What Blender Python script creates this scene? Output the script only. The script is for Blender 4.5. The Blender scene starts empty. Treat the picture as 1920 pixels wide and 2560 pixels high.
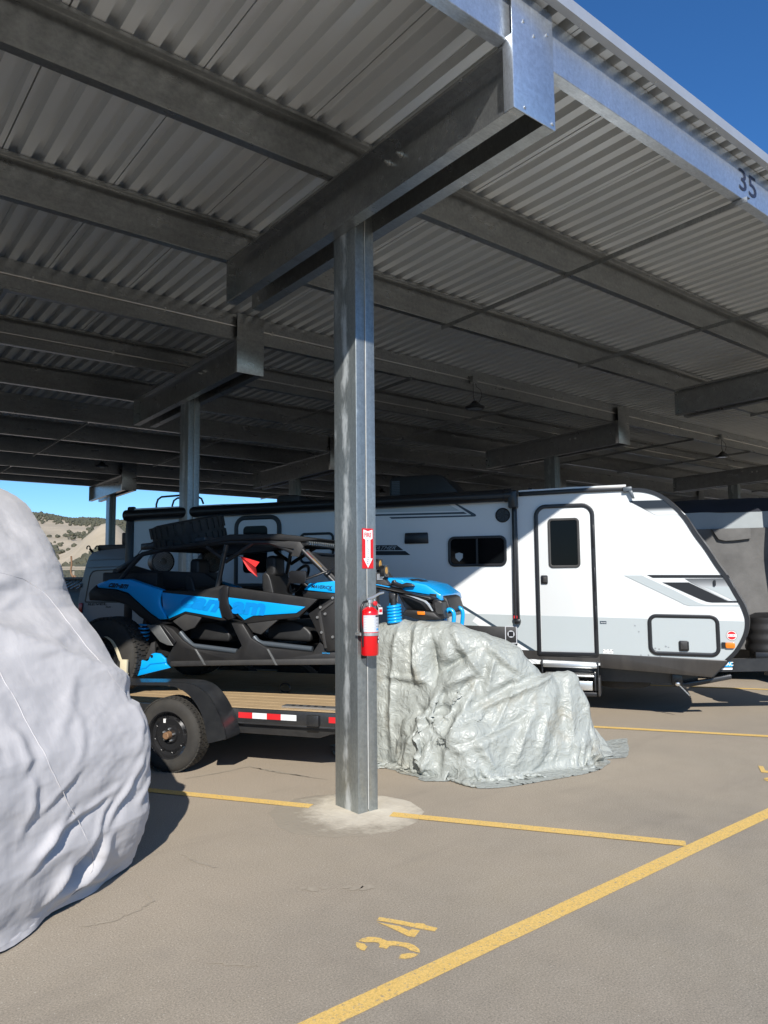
import bpy, bmesh, math, random
import numpy as np
from mathutils import Vector, Matrix, noise
random.seed(7); rng = np.random.default_rng(7)
SC = bpy.context.scene; COL = SC.collection

# ------------------------------------------------------------------ camera, sky, sun, exposure
FPX, CW, CH = 1831.63, 1920, 2560
PITCH, ROLL, YAW = math.radians(5.0531), math.radians(-.52914), math.radians(39.0611)
CAMP = np.array([0, 0, 1.76])
def cam_axes():
    cy, sy, cp, sp, cr, sr = math.cos(YAW), math.sin(YAW), math.cos(PITCH), math.sin(PITCH), math.cos(ROLL), math.sin(ROLL)
    fw = np.array([sy * cp, cy * cp, sp]); rt = np.array([cy, -sy, 0.]); up = np.cross(rt, fw)
    return cr * rt + sr * up, -sr * rt + cr * up, fw
RT, UP, FW = cam_axes()
cd = bpy.data.cameras.new('camera'); cam = bpy.data.objects.new('camera', cd); COL.objects.link(cam); SC.camera = cam
cam.matrix_world = Matrix(((RT[0], UP[0], -FW[0], CAMP[0]), (RT[1], UP[1], -FW[1], CAMP[1]), (RT[2], UP[2], -FW[2], CAMP[2]), (0, 0, 0, 1)))
cd.sensor_width = 36; cd.lens = FPX / CH * 36; cd.clip_start = .05; cd.clip_end = 6000

SUN_AZ, SUN_EL = math.radians(36), math.radians(33.8)      # direction the light travels (from +Y towards +X) and its height
sd = Vector((math.sin(SUN_AZ) * math.cos(SUN_EL), math.cos(SUN_AZ) * math.cos(SUN_EL), -math.sin(SUN_EL)))
sl = bpy.data.lights.new('sun', 'SUN'); sl.energy = 5.0; sl.angle = math.radians(.53); sl.color = (1, .955, .89)
so = bpy.data.objects.new('sun', sl); COL.objects.link(so); so.rotation_euler = sd.to_track_quat('-Z', 'Y').to_euler()
wd = bpy.data.worlds.new('World'); SC.world = wd; wd.use_nodes = True
nt = wd.node_tree; sk = nt.nodes.new('ShaderNodeTexSky'); sk.sky_type = 'NISHITA'; sk.sun_disc = False
sk.sun_elevation = SUN_EL; sk.sun_rotation = SUN_AZ + math.pi; sk.altitude = 0; sk.air_density = 1.0; sk.dust_density = 0.; sk.ozone_density = 10
bg = nt.nodes['Background']; bg.inputs[1].default_value = .125
hs = nt.nodes.new('ShaderNodeHueSaturation'); hs.inputs['Saturation'].default_value = 1.08; hs.inputs['Hue'].default_value = .5; nt.links.new(sk.outputs[0], hs.inputs['Color']); nt.links.new(hs.outputs[0], bg.inputs[0])
SC.view_settings.view_transform = 'Standard'; SC.view_settings.look = 'None'; SC.view_settings.gamma = 1
SC.view_settings.exposure = .28; SC.view_settings.use_curve_mapping = False
SC.cycles.max_bounces = 8; SC.cycles.diffuse_bounces = 2; SC.cycles.glossy_bounces = 3

# ------------------------------------------------------------------ frames: world XY follows the canopy, (a, b) follows the angled stalls
TH = math.radians(-57.75)
E1 = np.array([math.cos(TH), math.sin(TH), 0]); E2 = np.array([-math.sin(TH), math.cos(TH), 0]); EZ = np.array([0, 0, 1.])
def AB(a, b, z): return E1 * a + E2 * b + EZ * z
def XY(x, y, z): return np.array([x, y, z], float)
def ray(px, py): return FW + RT * (px - 960) / FPX - UP * (py - 1280) / FPX
def on(px, py, n, d):
    r = ray(px, py); return CAMP + r * ((d - n @ CAMP) / (n @ r))
def gnd(px, py): return on(px, py, EZ, 0)
def gab(px, py): q = gnd(px, py); return q @ E1, q @ E2
def at(px, py, b): q = on(px, py, E2, b); return q @ E1, q[2]
def zoomed(x0, y0, s): return lambda x, y: (x0 + x * s, y0 + y * s)
def tr(pts, b, f=None):                                   # photo points -> outline (a, z) on the upright plane b
    return [at(*(f(*p) if f else p), b) for p in pts]

# ------------------------------------------------------------------ materials
def mat(name, col, rough=.5, metal=0., var=0., vscale=4., stretch=(1, 1, 1), col2=None, bump=0., bscale=60., coat=0., spec=.5, rvar=0., world=False):
    m = bpy.data.materials.new(name); m.use_nodes = True; n = m.node_tree.nodes; L = m.node_tree.links
    p = n['Principled BSDF']; p.inputs['Base Color'].default_value = (*col, 1); p.inputs['Roughness'].default_value = rough
    p.inputs['Metallic'].default_value = metal; p.inputs['Coat Weight'].default_value = coat; p.inputs['Coat Roughness'].default_value = .08
    p.inputs['Specular IOR Level'].default_value = spec
    if var or bump or rvar:
        tc = n.new('ShaderNodeTexCoord'); mp = n.new('ShaderNodeMapping'); mp.inputs['Scale'].default_value = stretch
        src = tc.outputs['Object']
        if world:
            ge = n.new('ShaderNodeNewGeometry'); src = ge.outputs['Position']
        L.new(src, mp.inputs[0])
    if var or rvar:
        nz = n.new('ShaderNodeTexNoise'); nz.inputs['Scale'].default_value = vscale; nz.inputs['Detail'].default_value = 7; nz.inputs['Roughness'].default_value = .62
        L.new(mp.outputs[0], nz.inputs['Vector'])
        rp = n.new('ShaderNodeMapRange'); rp.inputs[1].default_value = .3; rp.inputs[2].default_value = .7
        L.new(nz.outputs[0], rp.inputs[0])
        if var:
            mx = n.new('ShaderNodeMix'); mx.data_type = 'RGBA'
            c2 = col2 if col2 else tuple(c * (1 - var) for c in col)
            mx.inputs[6].default_value = (*col, 1); mx.inputs[7].default_value = (*c2, 1)
            L.new(rp.outputs[0], mx.inputs[0]); L.new(mx.outputs[2], p.inputs['Base Color'])
        if rvar:
            r2 = n.new('ShaderNodeMapRange'); r2.inputs[3].default_value = rough - rvar; r2.inputs[4].default_value = rough + rvar
            L.new(rp.outputs[0], r2.inputs[0]); L.new(r2.outputs[0], p.inputs['Roughness'])
    if bump:
        b = n.new('ShaderNodeBump'); b.inputs['Strength'].default_value = bump; b.inputs['Distance'].default_value = .01
        nb = n.new('ShaderNodeTexNoise'); nb.inputs['Scale'].default_value = bscale; nb.inputs['Detail'].default_value = 5
        L.new(mp.outputs[0], nb.inputs['Vector']); L.new(nb.outputs[0], b.inputs['Height']); L.new(b.outputs[0], p.inputs['Normal'])
    return m
def nd(m, t, **k):
    x = m.node_tree.nodes.new(t)
    for kk, v in k.items(): setattr(x, kk, v)
    return x
def ramp(m, src, stops):
    r = nd(m, 'ShaderNodeValToRGB'); e = r.color_ramp.elements
    while len(e) < len(stops): e.new(.5)
    for i, (p, c) in enumerate(stops): e[i].position = p; e[i].color = (*c, 1) if len(c) == 3 else c
    m.node_tree.links.new(src, r.inputs[0]); return r.outputs[0]
def mixc(m, fac, a, b, mode='MIX'):
    x = nd(m, 'ShaderNodeMix', data_type='RGBA', blend_type=mode); L = m.node_tree.links
    for i, v in ((0, fac), (6, a), (7, b)):
        if isinstance(v, (int, float)): x.inputs[i].default_value = v
        elif isinstance(v, tuple): x.inputs[i].default_value = (*v, 1)
        else: L.new(v, x.inputs[i])
    return x.outputs[2]
def noisef(m, scale, detail=6, rough=.6, stretch=(1, 1, 1), pos=True):
    L = m.node_tree.links; mp = nd(m, 'ShaderNodeMapping'); mp.inputs['Scale'].default_value = stretch
    src = nd(m, 'ShaderNodeNewGeometry').outputs['Position'] if pos else nd(m, 'ShaderNodeTexCoord').outputs['Object']
    L.new(src, mp.inputs[0]); z = nd(m, 'ShaderNodeTexNoise'); z.inputs['Scale'].default_value = scale
    z.inputs['Detail'].default_value = detail; z.inputs['Roughness'].default_value = rough; L.new(mp.outputs[0], z.inputs['Vector']); return z.outputs[0]

def asphalt_mat(name, warm=True, paint=None):
    m = mat(name, (.2, .18, .15), .9); L = m.node_tree.links; p = m.node_tree.nodes['Principled BSDF']
    grit = noisef(m, 115, 4, .8); fine = noisef(m, 700, 2, .6)
    blot = noisef(m, .55, 6, .62); mid = noisef(m, 5, 5, .6)
    base = mixc(m, ramp(m, blot, [(.36, (0,) * 3), (.64, (1,) * 3)]), (.265, .236, .188), (.340, .295, .222))
    base = mixc(m, ramp(m, mid, [(.35, (0,) * 3), (.7, (.35,) * 3)]), base, (.385, .34, .272))
    # dust is thicker inside the stalls than out in the driving lane
    sx = nd(m, 'ShaderNodeSeparateXYZ'); L.new(nd(m, 'ShaderNodeNewGeometry').outputs['Position'], sx.inputs[0])
    mr = nd(m, 'ShaderNodeMapRange'); mr.inputs[1].default_value = 1.6; mr.inputs[2].default_value = 7.0; L.new(sx.outputs[1], mr.inputs[0])
    dn = nd(m, 'ShaderNodeMath', operation='MULTIPLY_ADD'); L.new(noisef(m, .8, 5), dn.inputs[0]); dn.inputs[1].default_value = .7; dn.inputs[2].default_value = -.35
    ad = nd(m, 'ShaderNodeMath', operation='ADD', use_clamp=True); L.new(mr.outputs[0], ad.inputs[0]); L.new(dn.outputs[0], ad.inputs[1])
    base = mixc(m, ad.outputs[0], base, mixc(m, blot, (.36, .30, .225), (.44, .365, .28)))
    base = mixc(m, ramp(m, grit, [(.28, (.9,) * 3), (.5, (1,) * 3)]), (.1, .09, .08), base)
    base = mixc(m, 1.0, base, ramp(m, grit, [(.30, (.52,) * 3), (.46, (.92,) * 3), (.56, (1.08,) * 3), (.72, (1.65,) * 3)]), 'MULTIPLY')
    vo = nd(m, 'ShaderNodeTexVoronoi'); vo.inputs['Scale'].default_value = 24; L.new(nd(m, 'ShaderNodeNewGeometry').outputs['Position'], vo.inputs['Vector'])
    base = mixc(m, ramp(m, vo.outputs['Distance'], [(.035, (.9,) * 3), (.075, (0,) * 3)]), base, (.6, .56, .48))
    base = mixc(m, ramp(m, noisef(m, 1.1, 4, .55, (.5, 2.2, 1)), [(.58, (0,) * 3), (.72, (.35,) * 3)]), base, (.215, .188, .152))
    st = noisef(m, .9, 3, .5)
    base = mixc(m, ramp(m, st, [(.66, (0,) * 3), (.8, (.45,) * 3)]), base, (.19, .172, .15))
    if paint:
        wear = noisef(m, 55, 6, .75)
        w2 = noisef(m, 3, 4, .6)
        pc = mixc(m, w2, (.80, .50, .11), (.76, .53, .18)); pc = mixc(m, 1.0, pc, ramp(m, grit, [(.3, (.72,) * 3), (.6, (1.12,) * 3)]), 'MULTIPLY')
        base = mixc(m, ramp(m, wear, [(.36, (0,) * 3), (.44, (.9,) * 3)]), base, pc)
    L.new(base, p.inputs['Base Color'])
    b = nd(m, 'ShaderNodeBump'); b.inputs['Strength'].default_value = .16; b.inputs['Distance'].default_value = .004
    L.new(grit, b.inputs['Height']); L.new(b.outputs[0], p.inputs['Normal']); p.inputs['Specular IOR Level'].default_value = .25
    return m
M = {}
M['asphalt'] = asphalt_mat('asphalt'); M['paint'] = asphalt_mat('yellow paint', paint=True)
M['dirt'] = mat('dirt', (.30, .24, .165), .95, var=.45, vscale=.03, world=True)

def galv_mat(name, c1, c2, rough, metal, white=0., streak=(1, 1, .08), sc=9., scr=False):
    m = mat(name, c1, rough, metal); L = m.node_tree.links; p = m.node_tree.nodes['Principled BSDF']
    vo = nd(m, 'ShaderNodeTexVoronoi'); vo.inputs['Scale'].default_value = 70; L.new(nd(m, 'ShaderNodeNewGeometry').outputs['Position'], vo.inputs['Vector'])
    sp = ramp(m, vo.outputs['Color'], [(.0, (.95,) * 3), (1., (1.04,) * 3)])
    n1 = noisef(m, sc, 6, .65, streak); n2 = noisef(m, 1.3, 5, .6)
    base = mixc(m, ramp(m, n1, [(.32, (0,) * 3), (.68, (1,) * 3)]), c1, c2)
    base = mixc(m, 1., base, sp, 'MULTIPLY')
    base = mixc(m, ramp(m, n2, [(.5, (0,) * 3), (.72, (.5,) * 3)]), base, tuple(c * .72 for c in c1))
    base = mixc(m, 1., base, ramp(m, noisef(m, 95, 4, .7, (.3, 1, .3)), [(.3, (.86,) * 3), (.5, (1,) * 3), (.72, (1.16,) * 3)]), 'MULTIPLY')
    if scr: base = mixc(m, ramp(m, noisef(m, 16, 5, .62, (1, 1, .06)), [(.62, (0,) * 3), (.74, (.55,) * 3)]), base, (.86, .88, .88))
    rr = nd(m, 'ShaderNodeMapRange'); rr.inputs[3].default_value = rough - .07; rr.inputs[4].default_value = rough + .1; L.new(n1, rr.inputs[0])
    rough_out = rr.outputs[0]
    if white:
        sx = nd(m, 'ShaderNodeSeparateXYZ'); L.new(nd(m, 'ShaderNodeTexCoord').outputs['Object'], sx.inputs[0])
        ab = nd(m, 'ShaderNodeMath', operation='ABSOLUTE'); L.new(sx.outputs[1], ab.inputs[0])
        r1 = nd(m, 'ShaderNodeMapRange'); r1.inputs[1].default_value = .0; r1.inputs[2].default_value = .075; r1.inputs[3].default_value = .2; r1.inputs[4].default_value = 0.; L.new(ab.outputs[0], r1.inputs[0])
        s = nd(m, 'ShaderNodeMath', operation='ADD'); L.new(noisef(m, 4.5, 6, .7, (1.6, 1.6, .55)), s.inputs[0]); L.new(r1.outputs[0], s.inputs[1])
        w = ramp(m, s.outputs[0], [(.60, (0,) * 3), (.76, (white,) * 3)])
        base = mixc(m, w, base, (.60, .63, .63))
        mm = nd(m, 'ShaderNodeMath', operation='MULTIPLY_ADD'); L.new(w, mm.inputs[0]); mm.inputs[1].default_value = -metal * .9; mm.inputs[2].default_value = metal
        L.new(mm.outputs[0], p.inputs['Metallic'])
    L.new(base, p.inputs['Base Color']); L.new(rough_out, p.inputs['Roughness'])
    return m
M['galv'] = galv_mat('galvanised steel', (.40, .41, .405), (.30, .31, .31), .28, .86, streak=(.25, 1, 1))
M['galv_col'] = galv_mat('column steel', (.36, .39, .39), (.25, .28, .285), .38, .72, white=.7)
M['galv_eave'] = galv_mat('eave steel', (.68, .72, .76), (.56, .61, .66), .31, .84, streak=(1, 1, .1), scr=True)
M['deck'] = mat('galvalume deck', (.78, .80, .80), .38, .42, var=.10, vscale=2.2, stretch=(1, .15, 1), rvar=.05, world=True)
M['trim_steel'] = mat('light roof trim', (.50, .52, .54), .42, .5, var=.15)
M['bolt'] = mat('bolt steel', (.62, .62, .6), .35, .9)
M['caulk'] = mat('white caulk', (.58, .58, .54), .7, var=.25, vscale=12)
M['concrete'] = mat('concrete', (.66, .60, .48), .92, var=.35, vscale=6, col2=(.52, .46, .36), bump=.5, bscale=40, world=True)
M['crackfill'] = mat('crack dust', (.40, .345, .265), .95, var=.3, vscale=20)
M['blackp'] = mat('black plastic', (.009, .009, .010), .5, var=.4, vscale=6, col2=(.019, .018, .017), bump=.08, bscale=300)
M['blackt'] = mat('black trim', (.012, .012, .013), .34)
M['blackm'] = mat('black metal', (.014, .015, .017), .36, var=.5, vscale=9, col2=(.026, .027, .028), coat=.25)
M['greyp'] = mat('grey plate', (.17, .175, .175), .42, .3, var=.3, vscale=7)
M['darkgrey'] = mat('dark grey plastic', (.026, .026, .027), .55, var=.5, vscale=5, col2=(.045, .043, .04))
M['tube'] = mat('grey tube', (.07, .085, .10), .4, .2)
M['blue'] = mat('blue plastic', (.002, .35, .80), .34, coat=.3)
M['blue2'] = mat('darker blue print', (.002, .22, .60), .38)
M['red'] = mat('red paint', (.62, .006, .010), .28, coat=.4)
M['redflag'] = mat('red flag vinyl', (.68, .03, .03), .4)
M['redfilm'] = mat('red reflective film', (.58, .02, .025), .35)
M['whitefilm'] = mat('white reflective film', (.72, .74, .75), .4, var=.1, vscale=60)
M['white'] = mat('white print', (.82, .82, .80), .5)
M['silver'] = mat('silver', (.7, .7, .68), .3, .85)
M['label'] = mat('grey printed label', (.60, .62, .66), .5, var=.3, vscale=90, stretch=(1, 1, 6))
M['orange'] = mat('amber lens', (.75, .20, .012), .25, coat=.4)
M['amber'] = mat('amber lens small', (.65, .33, .05), .3)
M['lens'] = mat('clear lamp lens', (.62, .66, .68), .12, .5)
M['rimblack'] = mat('gloss black wheel', (.022, .022, .023), .22, .2, coat=.6)
M['rubber'] = mat('tyre rubber', (.022, .021, .02), .82, var=.5, vscale=7, col2=(.046, .042, .035), bump=.2, bscale=120)
M['rust'] = mat('rusty hub', (.30, .17, .09), .75, .2, var=.5, vscale=60)
M['wood'] = mat('deck boards', (.50, .36, .20), .75, var=.5, vscale=7, stretch=(1, 14, 14), col2=(.34, .235, .125), bump=.25, bscale=60)
M['strap'] = mat('cream strap', (.62, .55, .38), .7)
M['rvwhite'] = mat('white gelcoat', (.68, .70, .695), .36, coat=.12, var=.05, vscale=.8)
M['rvgrey'] = mat('light grey gelcoat', (.41, .45, .455), .3, coat=.3)
M['rvcap'] = mat('grey front cap', (.20, .19, .175), .32, coat=.4)
M['rvmid'] = mat('grey film', (.33, .35, .36), .3, .3)
M['navy'] = mat('dark blue grey film', (.035, .055, .075), .35)
M['skirt'] = mat('dark skirt', (.024, .022, .02), .4, var=.6, vscale=5, stretch=(1, 1, .2), col2=(.05, .045, .04))
M['glass'] = mat('dark tinted glass', (.004, .005, .006), .05, spec=.09)
M['greyglass'] = mat('grey tinted glass', (.03, .033, .036), .06, spec=.8)
M['seat'] = mat('black vinyl', (.010, .010, .011), .5, var=.5, vscale=9, col2=(.02, .02, .019))
M['vanpaint'] = mat('van paint', (.13, .165, .21), .3, coat=.4)
M['navycloth'] = mat('dark navy fabric', (.025, .028, .04), .9, var=.3, vscale=3)
M['greycloth'] = mat('grey brown fabric', (.15, .147, .142), .9, var=.35, vscale=3, bump=.5, bscale=9)
M['bluegrey'] = mat('blue grey fabric', (.33, .36, .37), .85, var=.1, vscale=4)
M['black'] = mat('black ink', (.01, .01, .012), .45)
M['ink'] = mat('dark stencil ink', (.02, .025, .05), .5)

def cloth_mat(name, c, rough, sc, st, bump, sheen=0., metal=0., dirt=None):
    m = mat(name, c, rough, metal); L = m.node_tree.links; p = m.node_tree.nodes['Principled BSDF']
    a = noisef(m, 1.7, 6, .6); base = mixc(m, ramp(m, a, [(.35, (0,) * 3), (.7, (1,) * 3)]), c, tuple(x * .9 for x in c))
    if dirt: base = mixc(m, ramp(m, noisef(m, 2.6, 5, .62), [(.57, (0,) * 3), (.75, (.75,) * 3)]), base, dirt)
    L.new(base, p.inputs['Base Color'])
    n1 = noisef(m, sc, 5, .55, st); r1 = nd(m, 'ShaderNodeMath', operation='SUBTRACT'); L.new(n1, r1.inputs[0]); r1.inputs[1].default_value = .5
    r2 = nd(m, 'ShaderNodeMath', operation='ABSOLUTE'); L.new(r1.outputs[0], r2.inputs[0])
    b = nd(m, 'ShaderNodeBump'); b.inputs['Strength'].default_value = bump; b.inputs['Distance'].default_value = .03; b.invert = True
    L.new(r2.outputs[0], b.inputs['Height']); L.new(b.outputs[0], p.inputs['Normal']); p.inputs['Sheen Weight'].default_value = sheen
    return m
M['cover'] = cloth_mat('lavender grey cover fabric', (.50, .485, .485), .62, 4, (1, 1, .5), .35, .2)
M['tarp'] = cloth_mat('silver tarpaulin', (.36, .38, .35), .42, 22, (1, 1, 1), .0, 0, 0., dirt=(.27, .235, .165))

m = M['tarp']; L = m.node_tree.links; wv = nd(m, 'ShaderNodeTexNoise'); wv.inputs['Scale'].default_value = 6; ps = nd(m, 'ShaderNodeNewGeometry'); L.new(ps.outputs['Position'], wv.inputs['Vector'])
va = nd(m, 'ShaderNodeVectorMath', operation='MULTIPLY_ADD'); L.new(wv.outputs['Color'], va.inputs[0]); va.inputs[1].default_value = (.22, .22, .22); L.new(ps.outputs['Position'], va.inputs[2]); hh = None
for sc_, w_ in ((9, 1.), (23, .5), (55, .22)):
    vr = nd(m, 'ShaderNodeTexVoronoi'); vr.inputs['Scale'].default_value = sc_; L.new(va.outputs[0], vr.inputs['Vector']); mu = nd(m, 'ShaderNodeMath', operation='MULTIPLY_ADD'); L.new(vr.outputs['Distance'], mu.inputs[0]); mu.inputs[1].default_value = w_
    if hh: L.new(hh, mu.inputs[2])
    else: mu.inputs[2].default_value = 0
    hh = mu.outputs[0]
bb = nd(m, 'ShaderNodeBump'); bb.inputs['Strength'].default_value = .6; bb.inputs['Distance'].default_value = .022; L.new(hh, bb.inputs['Height']); L.new(bb.outputs[0], m.node_tree.nodes['Principled BSDF'].inputs['Normal'])
# ------------------------------------------------------------------ mesh helpers
class G:
    def __init__(s): s.v = []; s.f = []
    def add(s, vs, fs):
        o = len(s.v); s.v += [tuple(map(float, v)) for v in vs]; s.f += [tuple(i + o for i in f) for f in fs]; return s
    def box(s, u0, u1, v0, v1, z0, z1, F=AB):
        vs = [F(u, v, z) for z in (z0, z1) for v in (v0, v1) for u in (u0, u1)]
        return s.add(vs, [(0, 2, 3, 1), (4, 5, 7, 6), (0, 1, 5, 4), (2, 6, 7, 3), (0, 4, 6, 2), (1, 3, 7, 5)])
    def prism(s, poly, d0, d1, F=None):                      # outline (a, z) pushed from plane b=d0 to b=d1
        F = F or (lambda a, z, d: AB(a, d, z)); n = len(poly)
        vs = [F(p[0], p[1], d) for d in (d0, d1) for p in poly]
        return s.add(vs, [tuple(range(n)), tuple(range(2 * n - 1, n - 1, -1))] + [(i, i + n, (i + 1) % n + n, (i + 1) % n) for i in range(n)])
    def ring(s, outer, inner, d0, d1, F=None):
        F = F or (lambda a, z, d: AB(a, d, z)); n = len(outer)
        vs = [F(p[0], p[1], d) for d in (d0, d1) for pl in (outer, inner) for p in pl]; fs = []
        for i in range(n):
            j = (i + 1) % n
            fs += [(i, j, n + j, n + i), (2 * n + i, 3 * n + i, 3 * n + j, 2 * n + j), (i, 2 * n + i, 2 * n + j, j), (n + i, n + j, 3 * n + j, 3 * n + i)]
        return s.add(vs, fs)
    def tube(s, pts, r, n=8, close=False):
        P = [np.array(p, float) for p in pts]; k = len(P); vs = []; pn = None
        for i in range(k):
            t = (P[(i + 1) % k] - P[i - 1]) if close else (P[min(i + 1, k - 1)] - P[max(i - 1, 0)]); t = t / (np.linalg.norm(t) + 1e-9)
            if pn is None:
                h = EZ if abs(t[2]) < .9 else np.array([1., 0, 0]); pn = np.cross(t, h)
            pn = pn - t * (pn @ t); pn /= np.linalg.norm(pn) + 1e-9; q = np.cross(t, pn)
            rr = r[i] if hasattr(r, '__len__') else r
            vs += [P[i] + rr * (math.cos(2 * math.pi * j / n) * pn + math.sin(2 * math.pi * j / n) * q) for j in range(n)]
        fs = [(i * n + j, i * n + (j + 1) % n, ((i + 1) % k) * n + (j + 1) % n, ((i + 1) % k) * n + j) for i in range(k if close else k - 1) for j in range(n)]
        if not close: fs += [tuple(range(n - 1, -1, -1)), tuple((k - 1) * n + j for j in range(n))]
        return s.add(vs, fs)
    def lathe(s, c, ax, prof, n=24, loop=False, cap=True):                         # profile of (distance along ax, radius)
        c = np.array(c, float); ax = np.array(ax, float); ax /= np.linalg.norm(ax)
        h = EZ if abs(ax[2]) < .9 else np.array([1., 0, 0]); u = np.cross(ax, h); u /= np.linalg.norm(u); w = np.cross(ax, u)
        vs = [c + ax * t + r * (math.cos(2 * math.pi * j / n) * u + math.sin(2 * math.pi * j / n) * w) for t, r in prof for j in range(n)]
        k = len(prof); fs = [(i * n + j, i * n + (j + 1) % n, (i + 1) * n + (j + 1) % n, (i + 1) * n + j) for i in range(k - 1) for j in range(n)]
        if loop: return s.add(vs, fs + [((k - 1) * n + j, (k - 1) * n + (j + 1) % n, (j + 1) % n, j) for j in range(n)])
        return s.add(vs, fs + ([tuple(range(n - 1, -1, -1))] if cap else []) + [tuple((k - 1) * n + j for j in range(n))])
    def build(s, name, m, parent=None, bevel=0., smooth=None, seg=2):
        loc = np.array(wloc(parent)) if parent else np.zeros(3)
        me = bpy.data.meshes.new(name); me.from_pydata([tuple(np.array(v) - loc) for v in s.v], [], s.f)
        bm = bmesh.new(); bm.from_mesh(me); bmesh.ops.recalc_face_normals(bm, faces=bm.faces)
        if bevel: bmesh.ops.bevel(bm, geom=[e for e in bm.edges if e.calc_face_angle(0) > .5], offset=bevel, segments=seg, affect='EDGES', profile=.5, clamp_overlap=True)
        bm.to_mesh(me); bm.free()
        if smooth or bevel: smooth_mesh(me, smooth or 40)
        return link(name, me, m, parent)
def smooth_mesh(me, ang):
    me.polygons.foreach_set('use_smooth', [True] * len(me.polygons)); me.set_sharp_from_angle(angle=math.radians(ang))
def link(name, me, m, parent=None):
    if isinstance(m, str): m = M[m]
    if m and not me.materials: me.materials.append(m)
    o = bpy.data.objects.new(name, me); COL.objects.link(o)
    if parent: o.parent = parent
    return o
def wloc(o):
    v = Vector(o.location)
    while o.parent: o = o.parent; v = v + o.location
    return v
def thing(name, label, cat, loc, group=None):
    o = bpy.data.objects.new(name, None); COL.objects.link(o); o.location = loc; o.empty_display_size = .2
    o['label'] = label; o['category'] = cat
    if group: o['group'] = group
    return o
def rrect(u0, u1, v0, v1, r, n=6):                           # r: one radius or (bottom-left, bottom-right, top-right, top-left)
    r = r if hasattr(r, '__len__') else (r,) * 4; pts = []
    for (cx, cy, a0, q) in ((u0 + r[0], v0 + r[0], 180, r[0]), (u1 - r[1], v0 + r[1], 270, r[1]), (u1 - r[2], v1 - r[2], 0, r[2]), (u0 + r[3], v1 - r[3], 90, r[3])):
        pts += [(cx + q * math.cos(math.radians(a0 + 90 * i / n)), cy + q * math.sin(math.radians(a0 + 90 * i / n))) for i in range(n + 1)]
    return pts
def inset(r, d): return tuple(max(x - d, .004) for x in r) if hasattr(r, '__len__') else max(r - d, .004)
def text(name, s, m, parent, org, U, V, w, h, N, depth=.002, fat=0.):
    cu = bpy.data.curves.new('lettering', 'FONT'); cu.body = s; cu.size = 1; cu.offset = fat; cu.resolution_u = 3
    o = bpy.data.objects.new('lettering_tmp', cu); COL.objects.link(o); bpy.context.view_layer.update()
    me = bpy.data.meshes.new_from_object(o.evaluated_get(bpy.context.evaluated_depsgraph_get())); bpy.data.objects.remove(o); bpy.data.curves.remove(cu)
    c = np.array([v.co[:] for v in me.vertices]); lo, hi = c.min(0), c.max(0)
    loc = np.array(wloc(parent)) if parent else np.zeros(3); org, U, V, N = (np.array(q, float) for q in (org, U, V, N))
    for v in me.vertices:
        q = org + U * (w * (v.co.x - lo[0]) / (hi[0] - lo[0])) + V * (h * (v.co.y - lo[1]) / max(hi[1] - lo[1], 1e-6)) + N * depth
        v.co = q - loc
    return link(name, me, m, parent)
def on_plane_text(name, s, m, parent, p0, p1, p2, b, depth=.004, fat=0.):   # p0 lower-left, p1 lower-right, p2 upper-left (photo points) on plane b
    q = [AB(at(*p, b)[0], b, at(*p, b)[1]) for p in (p0, p1, p2)]
    return text(name, s, m, parent, q[0], q[1] - q[0], q[2] - q[0], 1, 1, -E2, depth, fat)
def copy_tree(o, off, parent=None, label=None):
    c = o.copy(); COL.objects.link(c); c.parent = parent
    if parent is None: c.location = Vector(o.location) + Vector(off)
    for ch in list(o.children): copy_tree(ch, off, c)
    if label: c['label'] = label
    return c
def deck_z(y): return 5.40 - .0229 * (y - 2.5)

# ------------------------------------------------------------------ ground
def plane_grid(name, x0, x1, y0, y1, z, m, n=1):
    g = G(); g.add([(x0, y0, z), (x1, y0, z), (x1, y1, z), (x0, y1, z)], [(0, 1, 2, 3)]); o = g.build(name, m); o['kind'] = 'structure'; return o
plane_grid('terrain', -3000, 3000, -3000, 3000, -.05, 'dirt')
lot = plane_grid('asphalt_lot', -60, 90, -40, 46, 0, 'asphalt')
def strip(p, q, w, name='stall_line', z=.004, m='paint'):
    p = np.array(p, float); q = np.array(q, float); t = (q - p) / np.linalg.norm(q - p); n = np.array([-t[1], t[0]]) * w / 2; k = max(2, int(np.linalg.norm(q - p) / .12)); g = G(); vs = []
    for i in range(k + 1):
        c = p + (q - p) * i / k; j1, j2 = (1 + (rng.random(2) - .5) * .06)
        vs += [(*(c + n * j1), z), (*(c - n * j2), z)]
    g.add(vs, [(2 * i, 2 * i + 1, 2 * i + 3, 2 * i + 2) for i in range(k)]); return g.build(name, m, lot)
PADC = (3.47, 4.64)
yl0, yl1 = gnd(960, 2482)[:2], gnd(1920, 2035)[:2]; yc = (yl0[1] + yl1[1]) / 2
strip((-25, yc), (50, yc), .104, 'front_line', .004)
sdir = -E1[:2]
def stall_line(c, gap=None, L=16):
    s0 = (yc - c[1]) / sdir[1]; s0 = s0 + .07 / sdir[1]
    a = c + sdir * s0; b = c + sdir * L
    if gap: strip(a, c - sdir * gap[0], .1, z=.0055); strip(c + sdir * gap[1], b, .1, z=.0055)
    else: strip(a, b, .1, z=.0055)
c1 = np.array(gnd(978, 2041)[:2]) + np.array([.012, -.05])
p4, p5 = np.array(gnd(978, 2037)[:2]), np.array(gnd(792, 2008)[:2])
stall_line(p4, (.0, float(np.linalg.norm(p5 - p4))))
for k in (-2, -1): stall_line(p4 + np.array([4.353 * k, 0]))
l3 = np.array(gnd(1700, 1829.5)[:2]); stall_line(l3); stall_line(np.array(gnd(1830, 1721)[:2]))
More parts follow.
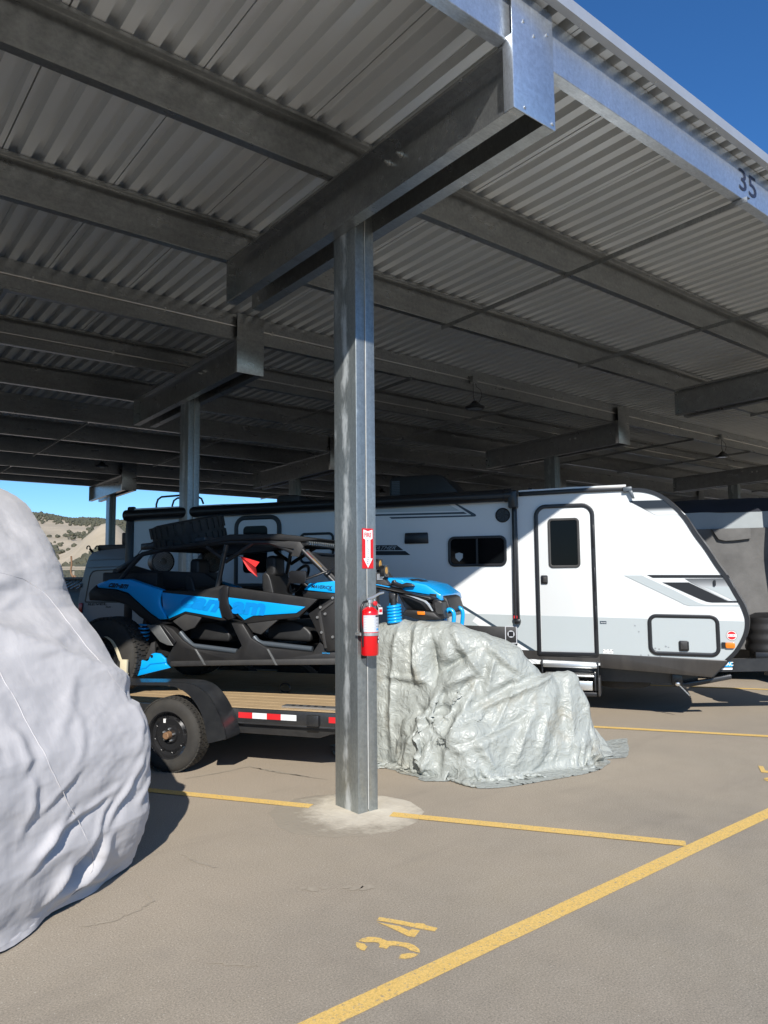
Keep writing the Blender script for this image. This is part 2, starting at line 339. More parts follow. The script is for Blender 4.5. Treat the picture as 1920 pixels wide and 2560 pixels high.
for k in (1, 2, 3): stall_line(np.array(gnd(1830, 1721)[:2]) + np.array([4.353 * k, 0]))
# the stencilled stall number 34, and the next one along, 35
zf = zoomed(860, 2240, .18083)
D3 = [[(200, 630), (250, 598), (340, 575), (430, 578), (520, 595), (600, 632), (700, 632), (800, 650), (890, 660), (970, 690), (1030, 735), (1050, 770), (1048, 797), (985, 782), (915, 762), (880, 735), (820, 712), (740, 700), (670, 694), (620, 710), (590, 742), (480, 718), (497, 690), (480, 660), (430, 648), (360, 650), (300, 652)],
      [(172, 650), (290, 672), (300, 695), (325, 708), (285, 766), (240, 758), (185, 725), (165, 690)], [(930, 798), (1028, 815), (990, 845), (920, 870), (840, 880), (755, 872), (768, 840), (790, 815), (850, 808)]]
D4 = [[(490, 300), (640, 325), (820, 355), (985, 390), (1000, 382), (1110, 392), (1130, 415), (1295, 452), (1255, 500), (1060, 465), (800, 410), (620, 375), (450, 348)], [(455, 370), (600, 400), (760, 425), (905, 490), (940, 468), (1050, 488), (975, 580), (880, 565), (750, 500), (600, 430)]]
g = G()
for pl in D3 + D4:
    q = [gnd(*zf(*p)) for p in pl]; g.add([(v[0], v[1], .004) for v in q], [tuple(range(len(q)))])
g.build('stall_number', 'paint', lot)
g = G()
for pl in D3: q = [gnd(*zf(*p)) for p in pl]; g.add([(v[0] + 4.353, v[1], .004) for v in q], [tuple(range(len(q)))])
q0 = np.array(gnd(*zf(450, 348))[:2]) + np.array([4.353, 0]); du = np.array(gnd(*zf(1255, 500))[:2]) + np.array([4.353, 0]) - q0; dv = np.array(gnd(*zf(490, 300))[:2]) + np.array([4.353, 0]) - q0; dv = dv / np.linalg.norm(dv)
def five(u, v): w = q0 + du * u + dv * v; return (w[0], w[1], .004)
g.add([five(*p) for p in ((0, 0), (0, .24), (.13, .24), (.13, .08), (.4, .08), (.38, .12), (.4, .2), (.5, .26), (.7, .27), (.9, .22), (1, .1), (.95, -.02), (.8, -.02), (.88, .08), (.8, .16), (.66, .19), (.52, .16), (.49, .08), (.52, 0))], [tuple(range(19))])
g.build('stall_number', 'paint', lot)
# concrete footing round the near column, crack lines and small pale spills
g = G(); pc = [gnd(*p) for p in ((672, 2033), (700, 2010), (760, 1992), (830, 1985), (960, 1990), (1030, 2005), (1062, 2030), (1040, 2055), (985, 2078), (900, 2092), (810, 2094), (730, 2082), (685, 2060))]
pcx = []
for i in range(len(pc)):
    for t in (0, .34, .67):
        v = pc[i] * (1 - t) + pc[(i + 1) % len(pc)] * t; c = np.array([*PADC, 0]); pcx.append(c + (v - c) * (1 + (rng.random() - .5) * .05))
n = len(pcx); g.add([(v[0], v[1], .0008) for v in pcx] + [(PADC[0] + (v[0] - PADC[0]) * .9, PADC[1] + (v[1] - PADC[1]) * .9, .0035) for v in pcx], [tuple(range(n, 2 * n))] + [(i, (i + 1) % n, n + (i + 1) % n, n + i) for i in range(n)])
m = M['concrete']; L = m.node_tree.links; vd = nd(m, 'ShaderNodeVectorMath', operation='DISTANCE'); L.new(nd(m, 'ShaderNodeNewGeometry').outputs['Position'], vd.inputs[0]); vd.inputs[1].default_value = (PADC[0] + .05, PADC[1] - .08, 0)
ad = nd(m, 'ShaderNodeMath', operation='MULTIPLY_ADD'); L.new(noisef(m, 7, 6, .7), ad.inputs[0]); ad.inputs[1].default_value = .55; L.new(vd.outputs['Value'], ad.inputs[2])
src = m.node_tree.nodes['Principled BSDF'].inputs['Base Color'].links[0].from_socket
L.new(mixc(m, ramp(m, ad.outputs[0], [(.60, (0,) * 3), (.82, (1,) * 3)]), src, (.315, .272, .207)), m.node_tree.nodes['Principled BSDF'].inputs['Base Color'])
g.build('concrete_footing', 'concrete', lot)
def crack(px, w, name='pavement_crack', m='crackfill'):
    pts = []
    for a, b in zip(px[:-1], px[1:]):
        for t in np.linspace(0, 1, 9)[:-1]: v = gnd(a[0] + (b[0] - a[0]) * t, a[1] + (b[1] - a[1]) * t); pts.append(v[:2] + (rng.random(2) - .5) * .02)
    g = G(); vs = []
    for i, p in enumerate(pts):
        t = pts[min(i + 1, len(pts) - 1)] - pts[max(i - 1, 0)]; t = t / (np.linalg.norm(t) + 1e-9); n = np.array([-t[1], t[0]]) * w * (.12 + rng.random() * .3) * min(1, i / 3, (len(pts) - 1 - i) / 3)
        vs += [(*(p + n), .003), (*(p - n), .003)]
    g.add(vs, [(2 * i, 2 * i + 1, 2 * i + 3, 2 * i + 2) for i in range(len(pts) - 1)]); g.build(name, m, lot)
cz = zoomed(300, 1680, .3376)
crack([cz(460, 795), cz(620, 768), cz(800, 735), cz(960, 700), cz(1100, 735), cz(1300, 765), cz(1580, 805)], .035)
crack([cz(960, 705), cz(1200, 745), cz(1450, 790)], .05)
c7 = zoomed(0, 1920, .57866)
crack([c7(780, 372), c7(860, 410), c7(960, 440)], .03); crack([c7(345, 690), c7(480, 665), c7(600, 615), c7(660, 575), c7(620, 510)], .022)
crack([c7(880, 845), c7(1010, 850), c7(1140, 860)], .02)
M['tyremark'] = asphalt_mat('faint tyre mark'); _m = M['tyremark']; _p = _m.node_tree.nodes['Principled BSDF']; _s = _p.inputs['Base Color'].links[0].from_socket; _m.node_tree.links.new(mixc(_m, ramp(_m, noisef(_m, 9, 5, .7), [(.35, (.0,) * 3), (.7, (.75,) * 3)]), _s, (.20, .175, .145)), _p.inputs['Base Color'])
def tyre_mark(px, w):
    pts = dense_px(px); g = G(); vs = []
    for i, p in enumerate(pts):
        t = pts[min(i + 1, len(pts) - 1)] - pts[max(i - 1, 0)]; t = t / np.linalg.norm(t); n = np.array([-t[1], t[0]]) * w / 2 * min(1, (i + .3) / 5, (len(pts) - .7 - i) / 5); vs += [(*(p + n), .0022), (*(p - n), .0022)]
    g.add(vs, [(2 * i, 2 * i + 1, 2 * i + 3, 2 * i + 2) for i in range(len(pts) - 1)]); g.build('tyre_mark', 'tyremark', lot)
def dense_px(px):
    P = [np.array(gnd(*p)[:2]) for p in px]; out = []
    for i in range(len(P) - 1):
        a, b, c, d = P[max(i - 1, 0)], P[i], P[i + 1], P[min(i + 2, len(P) - 1)]
        for j in range(8): t = j / 8; out.append(.5 * (2 * b + (c - a) * t + (2 * a - 5 * b + 4 * c - d) * t * t + (3 * b - 3 * c + d - a) * t ** 3))
    return out + [P[-1]]
for px in ((1310, 522), (1352, 524), (1405, 519), (1500, 516), (1540, 519), (1585, 517)):
    g = G(); c = gnd(*c7(*px)); rr = .02 + rng.random() * .02; k = 11
    g.add([(c[0] + rr * (1.6 if px[0] > 1450 else 1) * math.cos(6.283 * i / k) * (.7 + .5 * rng.random()), c[1] + rr * math.sin(6.283 * i / k) * (.7 + .5 * rng.random()), .003) for i in range(k)], [tuple(range(k))]); g.build('pale_spill', 'crackfill', lot)

# ------------------------------------------------------------------ hills beyond the lot (low brown ridge with scattered junipers)
def hill_h(x, y):
    r = math.hypot(x, y); az = math.degrees(math.atan2(x, y))
    rise = min(max((r - 180) / 620, 0), 1); rise = rise * rise * (3 - 2 * rise)
    n = noise.fractal(Vector((x * .006, y * .006, 3.1)), 1.0, 2.1, 5)
    gul = abs(noise.noise(Vector((az * .55 + r * .004, r * .0016, 8.)))) * 9
    top = 58 + 6 * math.sin(az * .11 + 1) + 3 * noise.noise(Vector((az * .4, 0, 0)))
    mound = 17 * math.exp(-(((az - 18.4) / 2.2) ** 2)) * math.exp(-(((r - 330) / 55) ** 2))
    return rise * (top + n * 4 - gul) + mound - .06
azs = np.linspace(-40, 110, 260); rs = np.concatenate([np.linspace(60, 180, 8), np.linspace(200, 980, 78)])
g = G(); vs = [(r * math.sin(math.radians(a)), r * math.cos(math.radians(a)), hill_h(r * math.sin(math.radians(a)), r * math.cos(math.radians(a)))) for r in rs for a in azs]
na = len(azs); g.add(vs, [(i * na + j, i * na + j + 1, (i + 1) * na + j + 1, (i + 1) * na + j) for i in range(len(rs) - 1) for j in range(na - 1)])
M['hill'] = mat('hill soil', (.50, .41, .285), .95, var=.5, vscale=.035, world=True, col2=(.32, .265, .175))
h = g.build('hillside', 'hill', smooth=70); h['kind'] = 'structure'
M['juniper'] = mat('juniper green', (.062, .064, .042), .9, var=.5, vscale=.2, col2=(.09, .085, .05), world=True)
ico = [(0, 0, 1.), (.894, 0, .447), (.276, .851, .447), (-.724, .526, .447), (-.724, -.526, .447), (.276, -.851, .447), (.724, .526, -.447), (-.276, .851, -.447), (-.894, 0, -.447), (-.276, -.851, -.447), (.724, -.526, -.447)]
icf = [(0, 1, 2), (0, 2, 3), (0, 3, 4), (0, 4, 5), (0, 5, 1), (1, 6, 2), (2, 7, 3), (3, 8, 4), (4, 9, 5), (5, 10, 1), (2, 6, 7), (3, 7, 8), (4, 8, 9), (5, 9, 10), (1, 10, 6)]
g = G(); cnt = 0
while cnt < 26000:
    az = rng.uniform(8, 27) if rng.random() < .78 else rng.uniform(-35, 100); r = rng.uniform(120, 960); x, y = r * math.sin(math.radians(az)), r * math.cos(math.radians(az))
    dens = .44 + 1.2 * noise.noise(Vector((x * .012, y * .012, 5.))) + (.55 if r > 720 else 0) + (.5 if 200 < r < 285 else 0)
    if abs(az - 18.4) < 3.4 and 285 < r < 350: dens -= .9
    if rng.random() > dens: cnt += .3; continue
    s = rng.uniform(.6, 1.75) * (1.25 if r > 700 else 1); z = hill_h(x, y)
    g.add([(x + vx * s * rng.uniform(.7, 1.2), y + vy * s * rng.uniform(.7, 1.2), z + s * .55 + vz * s * rng.uniform(.6, 1.05)) for vx, vy, vz in ico], icf); cnt += 1
h = g.build('hillside_juniper_scrub', 'juniper'); h['kind'] = 'stuff'; h['label'] = 'dark juniper scrub dotted over the pale hillside'

# ------------------------------------------------------------------ the canopy: decking, purlins, girders, columns
can = thing('storage_canopy', 'galvanised steel canopy with corrugated decking on tall columns', 'canopy', (0, 2.6, 0))
CX0, CX1 = -8.99, 44.
PW = .908; YF, YB = 2.665, 23.05
prof = [(0, 0)]                                               # one deck sheet seen end on: five ribs and a lapped seam
for i in range(5):
    x = i * PW / 5
    prof += [(x + .042, 0), (x + .056, .075), (x + .124, .075), (x + .138, 0)] if i else [(.0, .05), (.010, .05), (.0105, 0), (.044, 0), (.058, .075), (.124, .075), (.138, 0)]
prof += [(PW, 0)]
can.location = (0, YF + .02, 0)
ys = [YF, 6.0, 9.5, 13., 16.5, 20., YB]; vs = []; fs = []; k = len(prof)
for y in ys: vs += [(px, y - YF, pz + deck_z(y) - deck_z(YF)) for px, pz in prof]
for i in range(len(ys) - 1): fs += [(i * k + j, i * k + j + 1, (i + 1) * k + j + 1, (i + 1) * k + j) for j in range(k - 1)]
dm = bpy.data.meshes.new('deck_sheet'); dm.from_pydata(vs, [], fs); dm.materials.append(M['deck'])
i0 = math.floor((CX0 - 1.197) / PW); nsh = int((CX1 - CX0) / PW)
for i in range(nsh):
    o = link('deck_sheet', dm, None, can); o.location = (1.197 + (i0 + i) * PW, YF - can.location[1], deck_z(YF) + (.0015 if i % 2 else 0))
g = G(); g.box(CX0 - .3, CX1, YF - .006, YF - .002, deck_z(YF) - .008, deck_z(YF) + .08, XY); g.box(CX0 - .3, CX1, YF - .002, YF + .050, deck_z(YF) - .008, deck_z(YF) - .004, XY)
fa = g.build('eave_trim', 'trim_steel', can)
g = G()
for i in range(40):
    x = 3.9 + .91 * (i - 12); g.lathe((x, YF + .024, deck_z(YF) - .008), (0, 0, -1), [(0, .008), (.004, .006)], 8)
g.build('trim_screw', 'bolt', fa)

def z_beam(L, dep, fl, up, t=.006, lip=.03):                  # cross-section in (y, z): web on y=0, up: top flange faces -y
    s = -1 if up else 1
    pr = [(0, 0), (fl, 0), (fl, lip), (fl - t, lip), (fl - t, t), (t, t), (t, dep)]
    top = [(s * fl, dep), (s * fl, dep - lip), (s * (fl - t), dep - lip), (s * (fl - t), dep - t)] if up else [(fl, dep), (fl, dep - lip), (fl - t, dep - lip), (fl - t, dep - t), (t, dep - t)]
    poly = [(0, 0), (fl, 0), (fl, lip), (fl - t, lip), (fl - t, t), (t, t)]
    if up: poly += [(t, dep), (-fl, dep), (-fl, dep - lip), (-fl + t, dep - lip), (-fl + t, dep - t), (0, dep - t)]
    else: poly += [(t, dep - t), (fl - t, dep - t), (fl - t, dep - lip), (fl, dep - lip), (fl, dep), (0, dep)]
    return poly
PD = .355
ROWS = [dict(y=[2.79, 4.65, 6.51], x=[-5.25, 3.277, 11.79, 20.3, 28.8, 37.3], g=(2.757, 6.5)), dict(y=[8.56, 10.42, 12.33], x=[-4.25, 4.44, 13.13, 21.8, 30.5, 39.2], g=(8.5, 12.2)),
        dict(y=[14.3, 16.25, 18.15], x=[-7.4, 1.25, 9.93, 18.6, 27.3, 36.], g=(14.25, 18.0)), dict(y=[20.15, 21.4, 22.72], x=[-1.7, 6.98, 15.6, 24.3, 33.], g=(19.95, 22.8))]
bm_cache = {}
def beam_mesh(kind, L):
    if (kind, round(L, 2)) not in bm_cache:
        g = G(); g.prism(z_beam(L, PD, .085, kind == 'z'), 0, L - .002, lambda y, z, x: XY(x, y, z)); g.f = g.f[2:]; me = bpy.data.meshes.new('purlin')
        me.from_pydata(g.v, [], g.f); b = bmesh.new(); b.from_mesh(me); bmesh.ops.recalc_face_normals(b, faces=b.faces)
        bmesh.ops.bevel(b, geom=[e for e in b.edges if e.calc_face_angle(0) > .5 and e.calc_length() > 1], offset=.0055, segments=3, affect='EDGES', clamp_overlap=True); b.to_mesh(me); b.free()
        smooth_mesh(me, 40); me.materials.append(M['galv']); bm_cache[(kind, round(L, 2))] = me
    return bm_cache[(kind, round(L, 2))]
purl = []
for R in ROWS:
    for iy, y in enumerate(R['y']):
        kind = 'c' if iy == 0 else 'z'; zb = deck_z(y) - PD - .003
        xs = [CX0] + [x + .19 for x in R['x']] + [CX1]
        for xa, xb in zip(xs[:-1], xs[1:]):
            if xb - xa < .5: continue
            me = beam_mesh(kind, xb - xa)
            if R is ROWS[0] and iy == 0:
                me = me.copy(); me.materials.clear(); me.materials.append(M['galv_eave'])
            o = link('purlin', me, None, can); o.location = (xa, y - can.location[1], zb); purl.append((o, R, iy, xa))
def girder(R, x, row):
    y0, y1 = R['g']; zt0, zt1 = deck_z(y0) - PD - .008, deck_z(y1) - PD - .008; dp = .447; m = 'galv'
    g = G()
    for sx, xw in ((-1, x + .103), (1, x + .280)):           # two channels back to back with the column between them
        ch = [(0, 0), (sx * -.103, 0), (sx * -.103, .022), (sx * -.096, .022), (sx * -.096, .007), (sx * -.007, .007), (sx * -.007, dp - .007), (sx * -.096, dp - .007), (sx * -.096, dp - .022), (sx * -.103, dp - .022), (sx * -.103, dp), (0, dp)]
        ch = [(-q[0] if sx < 0 else -q[0], q[1]) for q in ch]
        ch = [(q[0] if sx > 0 else q[0], q[1]) for q in ch]
        vs = [(xw + q[0], yy, zt - dp + q[1]) for yy, zt in ((y0, zt0), (y1, zt1)) for q in ch]; n = len(ch)
        g.add(vs, [tuple(range(n)), tuple(range(2 * n - 1, n - 1, -1))] + [(i, (i + 1) % n, (i + 1) % n + n, i + n) for i in range(n)])
    go = g.build('girder', m, can)
    g = G()                                                  # end cap folded round the tip, up to the decking, and the plate at the back end
    top = deck_z(y0) - .02; g.box(x - .006, x + .389, y0 - .012, y0 - .004, zt0 - dp - .004, top, XY); g.box(x - .008, x - .001, y0 - .010, y0 + .07, zt0 - dp, zt0 + .03, XY); g.box(x + .384, x + .391, y0 - .010, y0 + .07, zt0 - dp, zt0 + .03, XY)
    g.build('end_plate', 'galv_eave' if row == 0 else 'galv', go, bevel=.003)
    g = G(); g.box(x - .004, x + .100, y1 - .004, y1 + .006, zt1 - dp - .003, zt1 - .001, XY); g.box(x + .283, x + .387, y1 - .004, y1 + .006, zt1 - dp - .003, zt1 - .001, XY); g.build('end_plate', m, go)
    yc_ = (y0 + y1) / 2 + .02
    for dy in (-.14, .0):
        g = G(); zz = deck_z(yc_) - PD - .13; g.lathe((x + .094, yc_ + dy - .6, zz), (-1, 0, 0), [(0, .026), (.006, .026), (.006, .017), (.026, .017), (.026, .010), (.05, .010)], 10); g.build('bolt', 'bolt', go)
    if row == 0:
        for px, pz in ((.10, .60), (.2, .55), (.33, .62), (.09, .03), (.36, .03)):
            g = G(); g.lathe((x + px, y0 - .012, zt0 - dp + pz), (0, -1, 0), [(0, .011), (.007, .009)], 8); g.build('screw', 'bolt', go)
    # column: two channels toe to toe with a caulked joint
    cx0, cx1 = x + .103, x + .289; cy0, cy1 = yc_ - .150, yc_ + .147; zt = deck_z(yc_) - PD - .02
    ce = bpy.data.objects.new('column', None); COL.objects.link(ce); ce.parent = can; ce.location = Vector((cx0, (cy0 + cy1) / 2, 0)) - can.location
    mid = (cx0 + cx1) / 2; zlo = -.03
    for (xa, xb) in ((cx0, mid - .004), (mid + .004, cx1)):
        w = xa if xa == cx0 else xb - .009; g = G()
        poly = [(xa, cy0), (xb, cy0), (xb, cy0 + .008), (xa + .009, cy0 + .008), (xa + .009, cy1 - .008), (xb, cy1 - .008), (xb, cy1), (xa, cy1)] if xa == cx0 else [(xa, cy0), (xb, cy0), (xb, cy1), (xa, cy1), (xa, cy1 - .008), (xb - .009, cy1 - .008), (xb - .009, cy0 + .008), (xa, cy0 + .008)]
        g.prism(poly, zlo, zt, lambda u, v, d: XY(u, v, d)); g.build('channel', 'galv_col', ce, bevel=.007, seg=3)
    g = G(); zz_ = np.linspace(.02, zt - .05, 60); vs = []
    for z in zz_: w_ = .0018 + .0024 * abs(noise.noise(Vector((x, z * 2.3, 1)))); vs += [(mid + .002 - w_, cy0 - .0015, z), (mid + .002 + w_, cy0 - .0015, z), (mid + .002 + w_, cy0 + .004, z), (mid + .002 - w_, cy0 + .004, z)]
    g.add(vs, [(4 * q + j, 4 * q + (j + 1) % 4, 4 * q + 4 + (j + 1) % 4, 4 * q + 4 + j) for q in range(59) for j in range(4)])
    g.build('joint_caulk', 'caulk', ce)
    return go
for r, R in enumerate(ROWS):
    for x in R['x']: girder(R, x, r)
def brace(x, ya, yb):
    g = G(); za, zb = deck_z(ya) - PD - .012, deck_z(yb) - PD - .012
    for u0, u1, h0, h1 in ((-.03, .03, 0, .005), (-.03, -.025, -.045, 0)):
        g.add([(x + u, y, z + h) for y, z in ((ya, za), (yb, zb)) for u, h in ((u0, h0), (u1, h0), (u1, h1), (u0, h1))], [(0, 1, 2, 3), (7, 6, 5, 4), (0, 4, 5, 1), (1, 5, 6, 2), (2, 6, 7, 3), (3, 7, 4, 0)])
    g.build('brace', 'galv', can)
for R in ROWS:
    for x in R['x']:
        for d in (3.08, 5.93): brace(x + d, R['y'][0] - .05, R['y'][2] + .09)
eave_label = thing
text('stall_number', '35', 'ink', can, on(1620 + 1262 * .18083, 400 + 395 * .18083, np.array([0, 1., 0]), 2.79), (1, 0, 0), (0, 0, 1), .33, .2, (0, -1, 0), .004, .004)

# conduit and hanging bay lamps
def conduit(y, z, x0, x1, label):
    o = thing('conduit', label, 'conduit', (x0, y, z), 'conduits clipped along the purlins')
    g = G(); g.tube([(x0, y, z), (x1, y, z)], .0125, 8); g.build('pipe', 'bolt', o, smooth=60)
    g = G(); g.box(x0 - .01, x0 + .01, y - .017, y + .02, z - .017, z + .03, XY); c0 = g.build('pipe_clip', 'bolt', o); c0.location.x = .3
    for i in range(1, int((x1 - x0) / 1.52)): c = c0.copy(); COL.objects.link(c); c.location.x = .3 + 1.52 * i
conduit(8.545, deck_z(8.56) - .18, CX0, CX1, 'thin steel conduit clipped to the flat purlin above the near lamps')
conduit(10.40, deck_z(10.42) - .22, CX0, CX1, 'thin steel conduit on the purlin behind the near lamps')
def bay_lamp(x, y, zt, zl, label):
    o = thing('bay_lamp', label, 'pendant lamp', (x, y, zl), 'hanging bay lamps under the canopy')
    g = G(); g.box(x - .055, x + .055, y - .075, y, zt - .06, zt + .06, XY); g.build('junction_box', 'galv', o, bevel=.004)
    g = G(); g.lathe((x, y - .05, zl), (0, 0, 1), [(-.05, .15), (-.035, .165), (-.01, .165), (.01, .11), (.05, .07), (.09, .03)], 20); g.build('lamp_housing', 'blackm', o, smooth=35)
    g = G(); g.lathe((x, y - .05, zl - .051), (0, 0, 1), [(-.004, .10), (0, .115)], 20); g.build('lens', 'lens', o)
    g = G(); g.tube([(x - .03, y - .05, zt - .06), (x - .03, y - .05, zl + .16), (x, y - .05, zl + .09)], .006, 6)
    g.tube([(x + .03, y - .05, zt - .06), (x + .05, y - .05, zl + .34), (x + .14, y - .06, zl + .3), (x + .17, y - .06, zl + .2), (x + .12, y - .05, zl + .1), (x + .05, y - .05, zl + .05)], .005, 6); g.build('hanging_cable', 'blackt', o, smooth=60)
Yv = np.array([0, 1., 0])
p = on(1186, 1020, Yv, 8.5); bay_lamp(p[0], 8.54, deck_z(8.56) - .18, p[2] + .03, 'black round bay lamp hung above the middle of the white trailer')
p = on(1806, 1141, Yv, 8.5); bay_lamp(p[0], 8.54, deck_z(8.56) - .18, p[2] + .03, 'black round bay lamp hung above the nose end of the white trailer')
p = on(254, 1166, Yv, 20.1); bay_lamp(p[0], 20.13, deck_z(20.15) - .18, p[2] + .03, 'small black bay lamp near the far column by the hillside')
p = on(952, 1231, Yv, 20.1); bay_lamp(p[0], 20.13, deck_z(20.15) - .18, p[2] + .03, 'small black bay lamp beside the roof air conditioner')

# ------------------------------------------------------------------ fire extinguisher and its sign on the near column
FY = ROWS[0]['g']; FY = (FY[0] + FY[1]) / 2 + .02 - .150
def fp(px, py, d=0.): return on(px, py, Yv, FY - d)
zs = zoomed(880, 1300, .063291)
def face(name, pts, m, parent, d0, d1, f): 
    q = [fp(*f(*p), d0) for p in pts]; g = G(); g.prism([(v[0], v[2]) for v in q], FY - d0, FY - d1, lambda u, z, d: XY(u, d, z)); return g.build(name, m, parent)
s = thing('fire_sign', 'red and white fire extinguisher arrow sign on the near column', 'sign', fp(918, 1420))
p0, p1 = fp(*zs(398, 1915)), fp(*zs(818, 345)); SX0, SX1, SZ0, SZ1 = p0[0], p1[0], p0[2], p1[2]
g = G(); g.prism(rrect(SX0, SX1, SZ0, SZ1, .004), FY - .002, FY - .005, lambda u, z, d: XY(u, d, z)); g.build('plate', 'red', s)
sw, sh = SX1 - SX0, SZ1 - SZ0
def sp(u, v): return (SX0 + sw * u, SZ1 - sh * v)
arrow = [sp(*q) for q in ((.10, .03), (.5, .07), (.92, .03), (.92, .255), (.73, .28), (.73, .75), (.93, .75), (.5, .985), (.09, .75), (.28, .75), (.28, .28), (.10, .255))]
g = G(); g.prism(arrow, FY - .0055, FY - .0062, lambda u, z, d: XY(u, d, z)); g.build('arrow', 'white', s)
X1, NZ = np.array([1., 0, 0]), np.array([0, -1., 0])
def stext(t, u, v, w, h, m='red', fat=0.): q = sp(u, v); text('lettering', t, m, s, (q[0], FY - .0064, q[1]), X1, EZ, w * sw, h * sh, NZ, .0006, fat)
stext('FIRE', .18, .222, .64, .118, fat=.028)
for i, c in enumerate('EXTINGUISHER'): stext(c, .5 - (.02 if c == 'I' else .07), .29 + .0515 * i + .036, .04 if c == 'I' else .14, .036, 'ink')
s = thing('fire_extinguisher', 'red fire extinguisher strapped to the near column', 'fire extinguisher', fp(922, 1635))
ze = zoomed(880, 1480, .081367)
R_E = .5 * (fp(*ze(712, 1500), .06)[0] - fp(*ze(280, 1500), .06)[0]); cxe = .5 * (fp(*ze(712, 1500), .06)[0] + fp(*ze(280, 1500), .06)[0]); cye = FY - .012 - R_E
def ez(y): return on(*ze(495, y), Yv, cye)[2]
zb_, zt_ = ez(1945), ez(640); cE = (cxe, cye, 0)
g = G(); g.lathe(cE, EZ, [(zb_, R_E * .9), (zb_ + .012, R_E), (zt_, R_E), (zt_ + .015, R_E * .93), (zt_ + .032, R_E * .66), (zt_ + .045, R_E * .36)], 32); bo = g.build('cylinder_body', 'red', s, smooth=35)
g = G(); zl0, zl1 = ez(1220), ez(705); vs = []
for i in range(21):
    t = math.radians(-170 + 160 * i / 20)
    for z in (zl0, zl1): vs.append((cxe + (R_E + .0012) * math.cos(t), cye + (R_E + .0012) * math.sin(t), z))
g.add(vs, [(2 * i, 2 * i + 2, 2 * i + 3, 2 * i + 1) for i in range(20)]); g.build('label', 'label', bo)
def wrap(name, m, u0, u1, z0, z1, k=6, off=.002):
    g = G(); vs = []
    for i in range(k + 1):
        t = math.radians(u0 + (u1 - u0) * i / k)
        for z in (z0, z1): vs.append((cxe + (R_E + off) * math.cos(t), cye + (R_E + off) * math.sin(t), z))
    g.add(vs, [(2 * i, 2 * i + 2, 2 * i + 3, 2 * i + 1) for i in range(k)]); return g.build(name, m, bo)
wrap('label_heading', 'black', -88, -35, ez(760), ez(712)); 
for y in (800, 850, 900, 950, 1000, 1050, 1100, 1150): wrap('label_text_line', 'white', -165, -97, ez(y + 12), ez(y)); wrap('label_text_line', 'darkgrey' if y % 100 else 'white', -84, -30 - (y % 37), ez(y + 6), ez(y))
wrap('label_icon', 'blue', -80, -66, ez(1170), ez(1105)); wrap('label_icon', 'blue', -56, -44, ez(1165), ez(1105))
wrap('warning_patch', 'black', -72, -25, ez(1570), ez(1370), off=.0015); wrap('warning_mark', 'white', -65, -28, ez(1430), ez(1370), off=.003); wrap('warning_mark', 'white', -66, -30, ez(1555), ez(1480), off=.003)
g = G(); g.lathe(cE, EZ, [(ez(1335), R_E + .003), (ez(1335) + .001, R_E + .006), (ez(1245), R_E + .006), (ez(1245) + .001, R_E + .003)], 28); g.box(cxe - R_E - .012, cxe - R_E * .55, FY - .06, FY - .004, ez(1335), ez(1245), XY); g.build('strap_band', 'silver', s)
g = G(); g.lathe(cE, EZ, [(zt_ + .045, .016), (zt_ + .075, .016), (zt_ + .075, .022), (zt_ + .098, .022)], 14); g.build('valve', 'silver', s, smooth=30)
g = G(); hz = zt_ + .10
g.tube([(cxe - .03, cye, hz), (cxe + .03, cye, hz + .014), (cxe + .085, cye - .01, hz + .042), (cxe + .13, cye - .01, hz + .05)], [.009, .011, .010, .009], 8); g.tube([(cxe, cye, hz - .02), (cxe + .05, cye - .005, hz - .028), (cxe + .10, cye - .008, hz - .052)], .007, 8); g.build('handle', 'silver', s, smooth=50)
g = G(); g.lathe((cxe + .03, cye - .025, hz - .03), (0, -1, 0), [(0, .018), (.012, .018), (.014, .015)], 16); g.build('gauge', 'redfilm', s)
g = G(); hp = [(cxe - .02, cye, hz - .012), (cxe - .055, cye, hz - .02), (cxe - R_E - .012, cye, hz - .06), (cxe - R_E - .016, cye, zt_ - .05), (cxe - R_E - .012, cye, ez(1000)), (cxe - R_E - .008, cye - .01, ez(1250)), (cxe - R_E - .004, cye - .01, ez(1660))]
g.tube(hp, [.009, .009, .0095, .0095, .0095, .011, .006], 8); g.build('hose', 'blackt', s, smooth=60)
g = G(); tx = cxe + R_E + .012; g.box(tx, tx + .036, cye - .012, cye - .009, ez(700), ez(490), XY); g.tube([(cxe + .03, cye - .02, hz), (tx + .01, cye - .011, ez(560)), (tx + .02, cye - .011, ez(520))], .002, 5); g.build('inspection_tag', 'white', s)
g = G(); g.box(tx + .004, tx + .032, cye - .0135, cye - .0125, ez(640), ez(540), XY); g.build('tag_print', 'redfilm', s)
g = G(); g.box(cxe - .018, cxe + .018, FY - .012, FY - .001, zb_ - .03, zt_ + .02, XY); g.build('wall_bracket', 'blackt', s)
